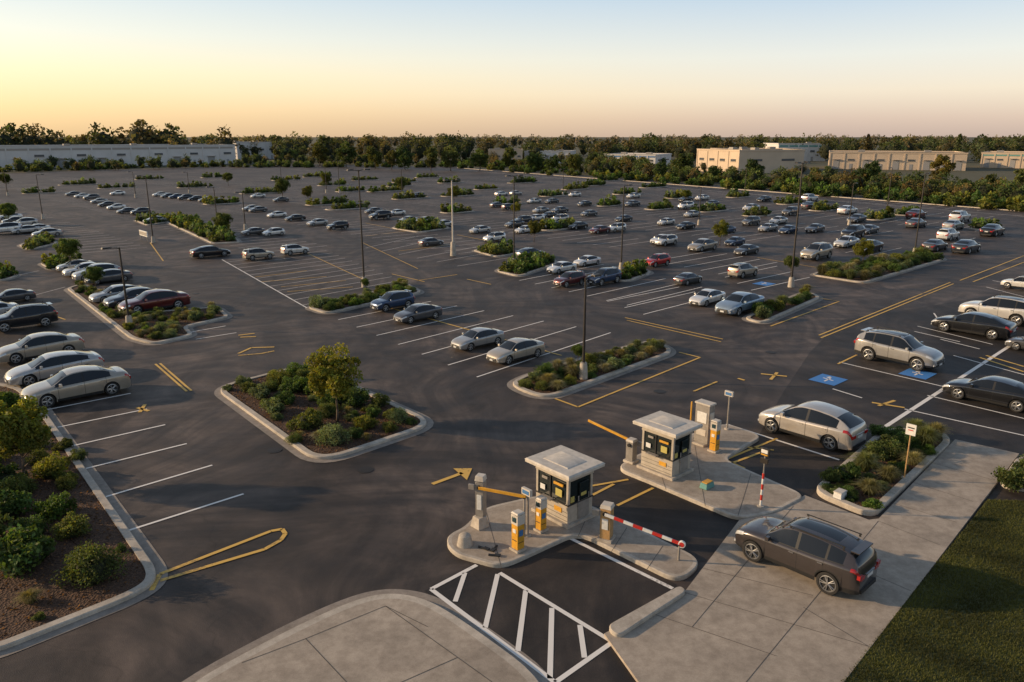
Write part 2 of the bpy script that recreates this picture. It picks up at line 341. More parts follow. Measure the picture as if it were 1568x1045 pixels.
for i,(u,v,w) in enumerate([(300,287,50),(400,296,60),(330,272,40),(440,276,45),(485,271,40),(540,293,50),(590,293,55),(620,279,40),(655,272,40),(630,304,60),(700,300,50),(690,280,40),(745,290,40),(560,276,40),(510,284,45),
    (850,300,50),(880,290,45),(910,284,40),(960,297,50),(1000,287,50),(1040,303,50),(1090,323,60),(1130,302,40),(930,277,40),(800,280,50),(1210,312,50),(1345,335,60),(1390,328,60),(500,313,60),(530,320,60),(180,288,50),(120,283,50),(230,275,40),(1510,350,60),(855,350,70),(700,325,50),(610,285,40),(340,312,50),(1010,320,50),(1160,330,50),(1260,322,50),(60,296,40),(780,312,50),(930,315,40)]):
    g=Vector(G(u,v)); L=w/ppm(v)*.55; wd=1.6
    P=[g+A*L+B*wd,g-A*L+B*wd,g-A*L-B*wd,g+A*L-B*wd]
    beds['f%d'%i]=island('planter_island',[(p.x,p.y) for p in P],R=1.5,world=True)
# ---------------------------------------------------------------- foliage
def leafarr(c,size,rng,flat=0.0):
    n=len(c); a=rng.normal(size=(n,3)); a[:,2]*=(1-flat); a/=np.linalg.norm(a,axis=1)[:,None]
    b=rng.normal(size=(n,3)); b-=a*(a*b).sum(1)[:,None]; b/=np.linalg.norm(b,axis=1)[:,None]
    s=size*rng.uniform(.6,1.3,n)[:,None]
    return np.stack([c-a*s,c-b*s*.6,c+a*s,c+b*s*.6],1).reshape(-1,3)
def foliage_mesh(name,lv,lc,extra=None,mat='leaf'):
    nL=len(lv)//4
    ev=np.array(extra.v,dtype=float).reshape(-1,3) if extra else np.zeros((0,3))
    ef=extra.f if extra else []
    me=bpy.data.meshes.new(name)
    nv=len(lv)+len(ev); me.vertices.add(nv); me.vertices.foreach_set('co',np.concatenate([lv,ev]).ravel())
    loops=np.arange(nL*4).tolist(); starts=(np.arange(nL)*4).tolist(); mi=[0]*nL
    o=len(lv)
    for f,m in zip(ef,extra.m if extra else []):
        starts.append(len(loops)); loops+= [i+o for i in f]; mi.append(1+m)
    me.loops.add(len(loops)); me.loops.foreach_set('vertex_index',loops)
    me.polygons.add(len(starts)); me.polygons.foreach_set('loop_start',starts)
    me.materials.append(M[mat])
    if extra:
        for k in extra.mats: me.materials.append(M[k])
    me.polygons.foreach_set('material_index',mi)
    me.update(calc_edges=True); me.validate()
    ca=me.color_attributes.new('Col','FLOAT_COLOR','POINT'); col=np.ones((nv,4)); col[:len(lv),:3]=np.repeat(lc,4,0)
    ca.data.foreach_set('color',col.ravel()); return me
def clumps(n,rx,rz,rng,bottom=0.0,cz=0):
    d=rng.normal(size=(n,3)); d/=np.linalg.norm(d,axis=1)[:,None]; d*=rng.uniform(.45,1,n)[:,None]
    d[:,2]=np.maximum(d[:,2],-bottom); return d*np.array([rx,rx,rz])+np.array([0,0,cz])
def on_clumps(cl,cr,n,rng):
    idx=rng.integers(0,len(cl),n); d=rng.normal(size=(n,3)); d/=np.linalg.norm(d,axis=1)[:,None]
    d[:,2]=np.abs(d[:,2])*np.where(rng.random(n)<.75,1,-1)
    r=cr[idx]*rng.uniform(.55,1.1,n); return cl[idx]+d*r[:,None],idx
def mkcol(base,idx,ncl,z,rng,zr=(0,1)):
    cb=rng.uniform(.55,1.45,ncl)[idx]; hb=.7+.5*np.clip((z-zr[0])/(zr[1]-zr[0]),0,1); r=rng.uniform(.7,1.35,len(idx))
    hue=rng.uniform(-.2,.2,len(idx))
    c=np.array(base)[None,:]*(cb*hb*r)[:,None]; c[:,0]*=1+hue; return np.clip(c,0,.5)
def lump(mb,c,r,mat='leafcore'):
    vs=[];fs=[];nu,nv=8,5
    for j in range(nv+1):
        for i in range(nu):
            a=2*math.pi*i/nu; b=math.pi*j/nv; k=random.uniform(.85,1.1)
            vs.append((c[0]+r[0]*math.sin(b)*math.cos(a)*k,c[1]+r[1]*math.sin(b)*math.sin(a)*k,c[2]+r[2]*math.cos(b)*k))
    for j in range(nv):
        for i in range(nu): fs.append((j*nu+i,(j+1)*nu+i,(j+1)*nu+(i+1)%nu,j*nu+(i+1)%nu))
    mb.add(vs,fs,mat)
GB=(.100,.125,.034)
def shrub_proto(n,nl,ls,seed,rz=.85,base=GB):
    rng=np.random.default_rng(seed); cl=clumps(n,.8,rz*.8,rng,.1,.35); cr=rng.uniform(.2,.38,n)
    p,idx=on_clumps(cl,cr,nl,rng); p[:,2]=np.abs(p[:,2])
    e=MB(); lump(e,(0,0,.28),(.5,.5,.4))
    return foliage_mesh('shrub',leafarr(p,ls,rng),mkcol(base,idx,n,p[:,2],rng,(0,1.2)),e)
SH=[shrub_proto(34,3800,.055,11),shrub_proto(28,3400,.06,12,.7),shrub_proto(40,4200,.05,13,1.0),shrub_proto(24,3000,.065,14,.6),shrub_proto(60,5200,.04,17,.85)]
SHL=[shrub_proto(14,520,.14,15,1.0),shrub_proto(12,460,.15,16,.9)]
def tuft(seed,n=1500):
    rng=np.random.default_rng(seed); vs=[];cs=[]
    for i in range(n):
        a=rng.uniform(0,6.28); r=rng.uniform(0,.25); l=rng.uniform(.5,.95); sp=abs(rng.normal(0,.42))
        b=np.array([r*math.cos(a),r*math.sin(a),0]); a+=rng.normal(0,.5); d=np.array([math.cos(a)*sp,math.sin(a)*sp,0]); w=np.array([-math.sin(a),math.cos(a),0])*.011
        m=b+d*l*.45+np.array([0,0,l*.75]); t=b+d*l*1.2+np.array([0,0,l*(1.0-min(sp,1.2)*.45)])
        vs+= [b-w,b+w,m+w*.8,m-w*.8, m-w*.8,m+w*.8,t,t-w*.3]
        c=np.array([.17,.155,.07])*rng.uniform(.5,1.5); cs+=[c*.8,c*1.3]
    return foliage_mesh('ornamental_grass',np.array(vs),np.array(cs))
TU=[tuft(21),tuft(22)]
def trunk(mb,h,r,rng,nb=7,spread=1.0,top=None):
    top=top or h; pts=[Vector((0,0,0))]
    for k in range(1,5): pts.append(Vector((rng.uniform(-.05,.05)*h*.3,rng.uniform(-.05,.05)*h*.3,top*k/4*.8)))
    for k in range(4): mb.tube(pts[k],pts[k+1],r*(1-k*.2),r*(1-(k+1)*.2),'bark',8)
    for i in range(nb):
        k=rng.integers(1,4); b=pts[k].lerp(pts[k+1],rng.random()); a=rng.uniform(0,6.28)
        e=b+Vector((math.cos(a)*spread*.7,math.sin(a)*spread*.7,rng.uniform(.15,.3)*top))
        mb.tube(b,e,r*.4,r*.1,'bark',5)
def tree_proto(seed,h=3.6,cr=1.5,nl=8500,ls=.08,ncl=48,col=(.16,.16,.025),base=.34):
    rng=np.random.default_rng(seed); rz=h*(1-base)/2; cz=h*base+rz
    cl=clumps(ncl,cr*.85,rz*.9,rng,1,cz); rr=rng.uniform(.16,.34,ncl)*cr
    p,idx=on_clumps(cl,rr,nl,rng); e=MB(); trunk(e,h*.9,h*.02,rng,9,cr)
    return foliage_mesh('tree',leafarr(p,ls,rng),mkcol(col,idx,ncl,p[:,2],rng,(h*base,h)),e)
TR=[tree_proto(31,cr=1.5,ncl=42,nl=7500),tree_proto(32,col=(.155,.155,.028),cr=1.45),tree_proto(33,h=3.4,cr=1.5,col=(.10,.125,.03))]
TRM=[tree_proto(34,7,3.0,3000,.26,40,(.085,.10,.03),.12),tree_proto(35,7.5,2.8,3000,.26,36,(.11,.105,.03),.12),tree_proto(36,6.5,3.2,3000,.26,44,(.07,.09,.028),.08)]
def place(me,name,xy,z,s,tint=(1,1,1),sz=None):
    o=bpy.data.objects.new(name,me); o.location=(xy[0],xy[1],z); o.scale=(s*random.uniform(.88,1.12),s*random.uniform(.88,1.12),sz or s*random.uniform(.75,1.15)); o.rotation_euler=(0,0,random.uniform(0,6.28))
    k=random.uniform(.8,1.2); o.color=(tint[0]*k,tint[1]*k,tint[2]*k,1); link(o); return o
TINTS=[(1,1,1),(1.15,1.05,.9),(.7,.9,.8),(1.35,1.35,2.3),(1.5,1.25,.8),(.5,.68,.6),(1.25,1.25,1.9),(.85,1.1,.7)]
def scatter(poly,n,smin,smax,low=False,tufts=.25,avoid=()):
    xs=[p[0] for p in poly];ys=[p[1] for p in poly]; pts=[(a[0],a[1],a[2]) for a in avoid]; k=0;tries=0
    poly2=inset(poly,.25)
    while k<n and tries<n*40:
        tries+=1; x=random.uniform(min(xs),max(xs)); y=random.uniform(min(ys),max(ys))
        if not inpoly(x,y,poly2): continue
        s=random.uniform(smin,smax)
        if any((x-a)**2+(y-b)**2<((s+c)*.68)**2 for a,b,c in pts): continue
        pts.append((x,y,s)); k+=1
        if random.random()<tufts and not low: place(random.choice(TU),'ornamental_grass',(x,y),.09,s*1.3,random.choice([(1,1,1),(1.2,1.1,.9),(.7,.9,.7),(1.3,1.3,1.6)]))
        else: place(random.choice(SHL if low else SH),'shrub',(x,y),.06,s,random.choice(TINTS))
av=[]
for u,v,r,t in [(36,872,56,2),(145,890,48,0),(85,792,32,7),(112,822,29,1),(80,732,32,4),(12,795,40,2),(8,750,34,5),(120,706,14,0),(98,690,16,1),(35,685,20,3),(-30,840,50,0),(62,668,15,4),(12,625,26,7),(-60,760,50,2),(30,760,28,0),(60,712,20,1),(-10,710,30,0),(48,825,26,5),(105,750,18,1)]:
    g=G(u,v); s=r/ppm(v)/.95; av.append((*g,s)); place(random.choice(SH),'shrub',g,.05,s,TINTS[t],s)
scatter(beds['L'],40,.22,.5,tufts=.4,avoid=av)
mb=[]
for u,v,r,t in [(470,657,28,1),(512,682,27,3),(420,634,21,6),(400,612,20,3),(448,602,22,2),(383,602,16,1),(560,658,20,4),(612,648,19,3),(582,624,19,0),(545,622,24,2),(480,602,24,7),(505,622,23,2),(428,588,18,4),(372,592,13,6),(597,662,14,1),(545,672,15,5),(450,680,13,0),(440,620,18,5),(465,590,20,0),(530,600,20,1),(500,640,18,0),(570,640,14,2),(415,600,15,0),(350,600,9,6),(630,652,10,2),(455,578,18,7),(490,580,18,5)]:
    g=G(u,v); s=r/ppm(v)/.95; mb.append((*g,s)); place(random.choice(SH),'shrub',g,.05,s,TINTS[t],s)
scatter(beds['M'],30,.22,.45,tufts=.4,avoid=mb)
scatter(beds['C'],56,.4,.68,tufts=.3); scatter(beds['L2'],60,.38,.66,tufts=.35); scatter(beds['C2'],48,.45,.85,tufts=.2)
scatter(beds['R1'],28,.55,1.0,tufts=.2); scatter(beds['R2'],64,.6,1.0,tufts=.15)
ee=[]
for u,v,r,k in [(1270,742,18,'s'),(1295,737,24,'s'),(1330,762,22,'g'),(1322,725,24,'g'),(1355,702,32,'s'),(1390,690,24,'s'),(1415,690,28,'g'),(1395,715,22,'g'),(1335,782,17,'s'),(1430,675,22,'g'),(1370,675,22,'s'),(1358,742,22,'g'),(1300,762,14,'s'),(1345,670,17,'s'),(1400,668,22,'g'),(1265,755,12,'s'),(1340,705,22,'s'),(1375,725,18,'s'),(1420,700,14,'s')]:
    g=G(u,v); s=r/ppm(v); ee.append((*g,s))
    if k=='s': place(random.choice(SH),'shrub',g,.12,s,random.choice([TINTS[0],TINTS[2],TINTS[7]]))
    else: place(random.choice(TU),'ornamental_grass',g,.12,s*1.35,random.choice([(1.15,1.1,.95),(1,1,.9),(.8,.95,.7)]))
scatter(beds['E'],16,.25,.4,tufts=.3,avoid=ee)
for u,v,r in [(1552,750,32),(1600,755,34),(1575,728,24)]: place(SH[0],'shrub',G(u,v),.1,r/ppm(v),TINTS[0])
for k,n,a,b in [('c3',24,.6,.95),('c4',22,.7,1.2),('c5',16,.6,1),('l3',80,.8,1.25),('l4',14,.6,1),('l5',14,.6,1),('l6',9,.6,1),('r3',14,.5,1),('l7',12,.7,1.1)]: scatter(beds[k],n,a,b,low=True)
for k in beds:
    if k[0]=='f' and k[1:].isdigit(): scatter(beds[k],random.randint(9,15),.8,1.5,low=True)
P=[];C=[]
for k,n in(('L',14000),('M',6000),('E',1500),('C',3000),('L2',4000)):
    poly=beds[k]; xs=[max(-30,p[0]) for p in poly];ys=[p[1] for p in poly]
    c=np.stack([RNG.uniform(min(xs),max(xs),n),RNG.uniform(min(ys),max(ys),n),RNG.uniform(.1,.12,n)],1)
    c=c[[inpoly(a,b,poly) for a,b,_ in c]]
    if k=='E': c[:,2]+=.06
    P.append(leafarr(c,.05,RNG,.8)); C.append(np.array([.16,.085,.045])[None,:]*RNG.uniform(.25,1.6,len(c))[:,None])
link(bpy.data.objects.new('bark_chips',foliage_mesh('bark_chips',np.concatenate(P),np.concatenate(C))))
for u,v,h,k,t in [(517,648,110,0,(1.0,1.0,.9)),(42,745,130,1,(.95,1.0,.9)),(108,408,43,2,(.9,1,.9)),(147,446,38,2,(.75,.9,.8)),(343,362,36,2,(.9,.9,.9)),(1102,377,36,0,(.9,.95,.8)),(1320,408,38,0,(1,1,.8)),(1210,422,30,2,(.9,.9,.9)),(433,308,34,2,(.8,.8,.8)),(472,312,26,1,(.8,.8,.8)),
                  (818,372,32,1,(.8,.8,.7)),(615,297,26,2,(.8,.8,.8)),(15,345,34,2,(.8,.9,.8)),(885,556,28,2,(.7,.8,.7)),(560,445,18,2,(.7,.8,.7)),(500,290,24,1,(.8,.9,.8)),(695,312,26,1,(.8,.9,.7)),(1360,335,18,1,(.8,.9,.7)),(790,332,20,0,(.8,.8,.7)),(1050,310,18,1,(.8,.9,.7)),(350,285,20,2,(.8,.8,.7)),(10,290,24,2,(.8,.8,.7))]:
    hh=h/ppm(v)/.97; s=hh/3.6; place(TR[k],'small_tree',G(u,v),.05,s*.95,t,s)
# ---------------------------------------------------------------- distant trees (single meshes)
def treeline(name,spec,nl,ls,cols,seed):
    rng=np.random.default_rng(seed); V=[];C=[]; e=MB()
    for (x,y,h,conif) in spec:
        base=np.array(cols[rng.integers(0,len(cols))])*rng.uniform(.75,1.25)
        if conif:
            z=rng.uniform(.08,1,nl)**.9; r=(1-z)**.8*h*.22*rng.uniform(.3,1.1,nl)+.3; a=rng.uniform(0,6.28,nl)
            p=np.stack([r*np.cos(a),r*np.sin(a),z*h],1); idx=(z*8).astype(int)
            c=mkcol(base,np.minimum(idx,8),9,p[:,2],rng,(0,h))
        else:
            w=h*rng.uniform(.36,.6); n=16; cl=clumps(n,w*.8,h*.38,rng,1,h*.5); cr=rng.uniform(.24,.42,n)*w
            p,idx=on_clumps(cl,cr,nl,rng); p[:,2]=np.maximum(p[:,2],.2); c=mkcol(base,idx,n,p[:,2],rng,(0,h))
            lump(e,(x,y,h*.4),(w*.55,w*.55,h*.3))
        V.append(leafarr(p,ls*h/8,rng)+np.array([x,y,0])); C.append(c)
        e.tube((x,y,0),(x,y,h*.5),h*.018,h*.01,'bark',5)
    o=bpy.data.objects.new(name,foliage_mesh(name,np.concatenate(V),np.concatenate(C),e)); link(o)
def at(u,dist): return ((u-784)/1211*dist,dist)
S1=[];S2=[];S3=[]
rr=random.Random(5)
for i in range(420):
    u=rr.uniform(420,1750); v=(256+ (u-700)*.075 if u>700 else 256)-abs(rr.gauss(0,1))*11-2
    x,y=G(u,max(v,238)); S1.append((x,y,rr.uniform(2.8,7.2)*(.75 if u>1000 else 1),False))
for i in range(70):
    u=rr.uniform(-150,480); v=262-(u*.02)-rr.uniform(-3,4); x,y=G(u,max(v,248)); S1.append((x,y,rr.uniform(2.5,6.5),False))
for i in range(440):
    u=rr.uniform(-250,1850); d=rr.uniform(400,640); S2.append((*at(u,d),rr.choice([rr.uniform(8,13),rr.uniform(11,16.5)]),False))
for u,top,d in [(158,184,420),(213,176,420),(235,186,430),(255,182,430),(343,194,420),(200,190,425),(50,190,430),(20,184,430),(5,190,425),(95,198,430),(495,201,420),(640,206,420),(35,188,440),(70,196,430),(130,200,440),(320,202,430),(565,204,420),(680,205,430),(1215,204,440),(1470,206,420),(1510,206,430),(860,207,430),(1330,206,430),(1390,205,440)]:
    S2.append((*at(u,d),13.5+(208.5-top)*d/1211,rr.random()<.2))
for i in range(520):
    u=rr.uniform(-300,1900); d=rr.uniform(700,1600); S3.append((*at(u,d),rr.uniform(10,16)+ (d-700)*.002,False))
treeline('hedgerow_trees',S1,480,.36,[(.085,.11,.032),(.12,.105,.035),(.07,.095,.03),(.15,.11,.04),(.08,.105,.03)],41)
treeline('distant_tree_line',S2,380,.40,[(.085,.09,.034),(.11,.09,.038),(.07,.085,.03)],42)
treeline('horizon_tree_line',S3,150,.6,[(.17,.15,.115),(.19,.165,.13)],43)  # leaf colours lightened and greyed: distance haze is painted into them
for u,v,h in [(1325,290,46),(1440,284,44),(1155,282,40),(1505,304,40),(1245,284,26),(1045,274,42),(1560,306,44),(985,270,28),(910,264,30),(780,262,34),(820,262,30),(735,262,32),(1400,296,28),(1090,278,26),(1200,288,24),(1480,300,28),(1290,292,24),(690,262,36),(660,262,34),(620,260,36),(575,258,36),(530,256,36),(880,266,32),(1360,300,24),(1540,310,28),(490,254,34),(600,260,28),(1010,276,30),(1260,292,28),(1120,280,24),(1380,300,24),(1460,302,26),(950,270,26),(845,264,28)]:
    s=h/ppm(v)/7; place(random.choice(TRM),'roadside_tree',G(u,v),0,s,random.choice([(1,1,1),(1.15,1,.8),(.8,.95,.85)]),s)
for i in range(340):
    u=random.uniform(700,1620); v=256+(u-700)*.077-random.uniform(-1,14)+1
    place(random.choice(SHL),'shrub',G(u,v),0,random.uniform(1.0,2.3),random.choice(TINTS[:3]+[TINTS[4],TINTS[7],TINTS[5]]))
for i in range(110):
    u=random.uniform(-50,700); place(random.choice(SHL),'shrub',G(u,258+ (266-258)*max(0,(250-u)/250)-random.uniform(1,3)),0,random.uniform(1.2,2.4),random.choice(TINTS[:3]))
e=[G(u,256+(u-700)*.0772+1.5) for u in (700,1000,1300,1600,1900)]
vm=MB()
for a,b in zip(e[:-1],e[1:]):
    a=Vector(a);b=Vector(b);d=(b-a).normalized();n=Vector((-d.y,d.x))
    vm.add([(*(a),.0),(*(b),.0),(*(b),.15),(*(a),.15),(*(b+n*.4),.15),(*(a+n*.4),.15)],[(0,1,2,3),(3,2,4,5)],'kerb')
    vm.add([(*(a-n*9),.02),(*(b-n*9),.02),(*(b-n*9.3),.02),(*(a-n*9.3),.02)],[(0,3,2,1)],'faint')
vm.obj('roadside_kerb',sharp=0)
# ---------------------------------------------------------------- buildings
def building(name,p0,p1,depth,h,wall,bays=10,doors=True,band=None,par=.6):
    a=Vector(G(*p0));b=Vector(G(*p1)); L=(b-a).length; ang=math.atan2(b.y-a.y,b.x-a.x)
    mb=MB(); mb.box((L/2,depth/2,h/2),(L,depth,h),wall)
    mb.box((L/2,depth/2,h+.03),(L-.8,depth-.8,.06),'roofm')
    for (c,d) in [((L/2,-.0,h+par/2),(L+.3,.35,par)),((L/2,depth,h+par/2),(L+.3,.35,par)),((0,depth/2,h+par/2),(.35,depth-.36,par)),((L,depth/2,h+par/2),(.35,depth-.36,par))]: mb.box(c,d,wall)
    mb.box((L/2,-.03,h+par+.05),(L+.6,.6,.1),'roofm')
    w=L/bays
    for i in range(bays):
        cx=(i+.5)*w
        mb.box((i*w+.3,-.1,h/2-.01),(.5,.2,h-.02),wall)
        if doors and i%2==0:
            mb.box((cx,-.05,1.9),(w*.4,.12,3.6),'dockd'); mb.box((cx,-.5,4.0),(w*.5,1.0,.12),'roofm')
        else: mb.box((cx,-.05,h*.6),(w*.45,.12,h*.10),'winb'); mb.box((cx,-.12,h*.53),(w*.47,.2,.12),'roofm')
        if i%2: mb.box((cx,-.06,1.2),(1.1,.12,2.2),'dockd')
    ns=max(2,int(depth/12))
    for s,x in((-1,0),(1,L)):
        for i in range(ns):
            mb.box((x+s*.05,(i+.5)*depth/ns,h*.6),(.12,depth/ns*.4,h*.10),'winb')
    if band: mb.box((L/2,-.07,h*.9),(L*.98,.14,h*.1),band)
    for i in range(max(2,int(L/25))):
        mb.box((L*(i+.5)/max(2,int(L/25)),depth*.4,h+.65),(2.6,2.0,1.2),'grey')
    mb.obj(name,(a.x,a.y,0),ang,sharp=30)
building('white_warehouse',(-60,261),(362,251),40,8.8,'ww',14,band='roofm')
building('white_warehouse',(364,245),(424,243.5),30,9.5,'ww',4,False)
building('beige_warehouse',(1066,262),(1130,266.5),30,8,'bw',4,False)
building('beige_warehouse',(1134,263),(1222,262),26,8,'bw',5,True,band='roofm')
building('beige_warehouse',(1268,259),(1478,262),34,6.5,'bw',9,True)
building('beige_warehouse',(1500,257),(1600,259),34,6,'bw',5,True,band='green')
building('low_office_building',(748,252),(800,252),24,6.5,'bw',5,False)
building('low_office_building',(803,250),(872,250.5),24,5.5,'ww',5,True)
building('low_office_building',(925,255),(1003,256.5),24,5,'ww',6,True,band='bluep')
building('low_office_building',(1190,247),(1265,247),26,9,'ww',5,False,band='green')
# ---------------------------------------------------------------- cars
def pchip(keys):
    xs=np.array([k[0] for k in keys],float);ys=np.array([k[1] for k in keys],float)
    h=np.diff(xs);d=np.diff(ys)/h;m=np.zeros(len(xs));m[0]=d[0];m[-1]=d[-1]
    for i in range(1,len(xs)-1):
        if d[i-1]*d[i]>0:
            w1=2*h[i]+h[i-1];w2=h[i]+2*h[i-1];m[i]=(w1+w2)/(w1/d[i-1]+w2/d[i])
    def f(x):
        x=min(max(x,xs[0]),xs[-1]); i=min(max(np.searchsorted(xs,x)-1,0),len(h)-1); t=(x-xs[i])/h[i]
        return ys[i]*(1+2*t)*(1-t)**2+m[i]*h[i]*t*(1-t)**2+ys[i+1]*t*t*(3-2*t)+m[i+1]*h[i]*t*t*(t-1)
    return f
CARS={
'sedan':dict(L=2.36,zb=[(-2.36,.66),(-2.3,.86),(-2.1,.96),(-1.5,.97),(0,.92),(1.0,.89),(1.7,.80),(2.1,.70),(2.28,.60),(2.36,.48)],
  zr=[(-2.36,.68),(-2.3,.92),(-2.12,1.05),(-1.78,1.09),(-1.05,1.36),(-.35,1.45),(.15,1.43),(.45,1.36),(1.15,.96),(1.7,.88),(2.1,.77),(2.28,.65),(2.36,.5)],
  ws=(.42,1.13),rg=(-1.76,-1.05),sw=(-1.42,1.0),bp=-.22,wf=1.42,wr=-1.40,R=.33,clad=False,sill=.2),
'fast':dict(L=2.40,zb=[(-2.4,.66),(-2.34,.86),(-2.1,.98),(-1.5,.98),(0,.92),(1.0,.88),(1.7,.79),(2.1,.69),(2.3,.59),(2.4,.46)],
  zr=[(-2.4,.68),(-2.34,.93),(-2.2,1.05),(-2.0,1.09),(-1.1,1.34),(-.3,1.43),(.15,1.42),(.5,1.33),(1.25,.94),(1.7,.87),(2.1,.76),(2.3,.64),(2.4,.48)],
  ws=(.48,1.22),rg=(-1.98,-1.1),sw=(-1.6,1.05),bp=-.2,wf=1.45,wr=-1.42,R=.34,clad=False,sill=.2),
'hatch':dict(L=2.15,zb=[(-2.15,.7),(-2.1,.9),(-1.95,1.02),(-1.3,1.0),(0,.94),(.9,.92),(1.5,.84),(1.88,.73),(2.08,.62),(2.15,.5)],
  zr=[(-2.15,.72),(-2.1,.96),(-2.02,1.08),(-1.35,1.40),(-1.0,1.47),(-.3,1.52),(.1,1.5),(.4,1.42),(1.1,1.0),(1.5,.92),(1.88,.8),(2.08,.66),(2.15,.52)],
  ws=(.38,1.08),rg=(-2.0,-1.35),sw=(-1.5,.95),bp=-.2,wf=1.32,wr=-1.30,R=.33,clad=False,sill=.2),
'suv':dict(L=2.28,zb=[(-2.28,.84),(-2.25,1.02),(-2.1,1.19),(-1.6,1.18),(-.8,1.12),(0,1.09),(1.0,1.06),(1.55,1.02),(1.95,.93),(2.2,.80),(2.28,.62)],
  zr=[(-2.28,.86),(-2.25,1.08),(-2.19,1.26),(-1.98,1.50),(-1.75,1.60),(-1.4,1.67),(-.6,1.73),(.05,1.71),(.38,1.63),(1.1,1.14),(1.6,1.08),(1.97,.99),(2.2,.85),(2.28,.64)],
  ws=(.36,1.08),rg=(-2.17,-1.90),sw=(-1.72,.98),bp=-.15,wf=1.38,wr=-1.33,R=.385,clad=True,sill=.29)}
def carmesh(kind):
    K=CARS[kind]; L=K['L']; zb=pchip(K['zb']); zr=pchip(K['zr'])
    wid=pchip([(-L,.66),(-L+.06,.76),(-L+.25,.85),(-1.2,.91),(0,.895),(1.2,.90),(L-.45,.86),(L-.2,.79),(L-.07,.70),(L,.56)])
    g0,g1=K['rg'][0],K['ws'][1]
    rw=pchip([(-L,.5),(-L+.06,.62),(g0,.69),(K['rg'][1],.585),(-.3,.60),(K['ws'][0],.59),(g1,.70),(g1+.4,.70),(L-.2,.6),(L,.42)])
    R=K['R']; ar=R+.055; sill=K['sill']
    def zbot(x):
        z=sill+.04*max(0,(abs(x)-1.7))
        for c in(K['wf'],K['wr']):
            d=abs(x-c)
            if d<ar: z=max(z,R+math.sqrt(ar*ar-d*d))
        return z
    xs=set(np.round(np.linspace(-L,L,52),3))|{-L+.02,-L+.05,-L+.1,L-.02,L-.05,L-.1}
    for c in(K['wf'],K['wr']):
        for k in range(-10,11): xs.add(round(c+ar*math.sin(k/10*math.pi/2)*.999,3))
        xs.add(round(c+ar+.004,3)); xs.add(round(c-ar-.004,3))
    for q in(*K['ws'],*K['rg'],*K['sw'],K['bp']-.05,K['bp']+.05): xs.add(round(q,3))
    xs=sorted(xs); out=[xs[0]]
    for x in xs[1:]:
        if x-out[-1]>.0025: out.append(x)
    xs=out
    def ring(x):
        w=wid(x);b=zb(x);r=zr(x);z0=zbot(x);wr=min(rw(x),w*.86)
        gh=max(0,min(1,(r-b-.1)/.3)); dr=.02+.055*gh
        z3=b-.10; z0=min(z0,z3-.02); arch=z0>sill+.06
        flare=.012 if arch else 0
        k0=.985 if arch else .93
        P=[(w*k0+flare,z0),(w*(.992 if arch else .968)+flare,z0+(z3-z0)*.22),(w*.985+flare*.5,z0+(z3-z0)*.6),(w*1.0,z3),(w*.972,b-.03),(w*.925,b+.005),
           (max(w*.89,wr+.01),b+.03),(wr,max(r-dr,b+.035)),(wr*.93,max(r-dr*.5,b+.04)),(wr*.5,max(r-dr*.12,b+.045)),(0,max(r,b+.047))]
        return P
    mb=MB(); V=[]
    full=lambda P:[(y,z) for y,z in P]+[(-y,z) for y,z in P[-2::-1]]
    rings=[full(ring(x)) for x in xs]; n=len(rings[0])
    for x,rg in zip(xs,rings):
        for y,z in rg:
            V.append((x+ (-.09*(y/.9)**2*min(1,(x-1)/ (L-1)) if x>1 else (.06*(y/.9)**2*min(1,(-x-1.4)/(L-1.4)) if x<-1.4 else 0)),y,z))
    F_={}
    for i in range(len(xs)-1):
        xm=(xs[i]+xs[i+1])/2
        for j in range(n-1):
            k=j if j<10 else n-2-j
            mat='paint'
            if k==6 and K['sw'][0]<xm<K['sw'][1]: mat='trim' if abs(xm-K['bp'])<.05 else 'glass'
            if k==6 and kind=='suv' and abs(xm+1.15)<.05: mat='trim'
            if k==5 and K['sw'][0]-.05<xm<K['sw'][1]+.05: mat='trim'
            if k>=8 and K['ws'][0]<xm<K['ws'][1]: mat='glass'
            if k>=8 and K['rg'][0]<xm<K['rg'][1]: mat='glass'
            if K['clad'] and k==0: mat='trim'
            if k==0 and not K['clad'] and zbot(xm)<sill+.05 and abs(xm)<1: mat='trim'
            if k in(3,4) and xm>L-.42 : mat='head'
            if k in(3,4) and xm<-L+.3: mat='tail'
            if kind=='suv' and k==9 and -1.35<xm<.3: mat='glass'
            F_.setdefault(mat,[]).append((i*n+j,(i+1)*n+j,(i+1)*n+j+1,i*n+j+1))
    o=len(mb.v); mb.v+=V
    for mat,fs in F_.items():
        mm=mb.mi(mat)
        for f in fs: mb.f.append([q+o for q in f]); mb.m.append(mm)
    mm=mb.mi('paint'); mb.f.append([j+o for j in range(n)]); mb.m.append(mm)
    e=(len(xs)-1)*n; mb.f.append([e+j+o for j in range(n-1,-1,-1)]); mb.m.append(mm)
    mb.box((0,0,(sill+.68)/2),(2*L-.4,1.24,.68-sill+.02),'trim')
    fz=K['zb'][-1][1]; gz=fz-.04
    mb.box((L-.02,0,gz),(.06,.86,.16),'trim'); mb.box((L+.0,0,gz),(.05,.84,.015),'chrome'); mb.box((L+.0,0,gz+.04),(.05,.84,.012),'chrome'); mb.box((L+.015,0,gz),(.02,.13,.09),'chrome')
    mb.box((L-.04,0,sill+.09),(.07,1.0,.12),'trim'); mb.box((L+.01,0,sill+.14),(.03,.32,.11),'plate')
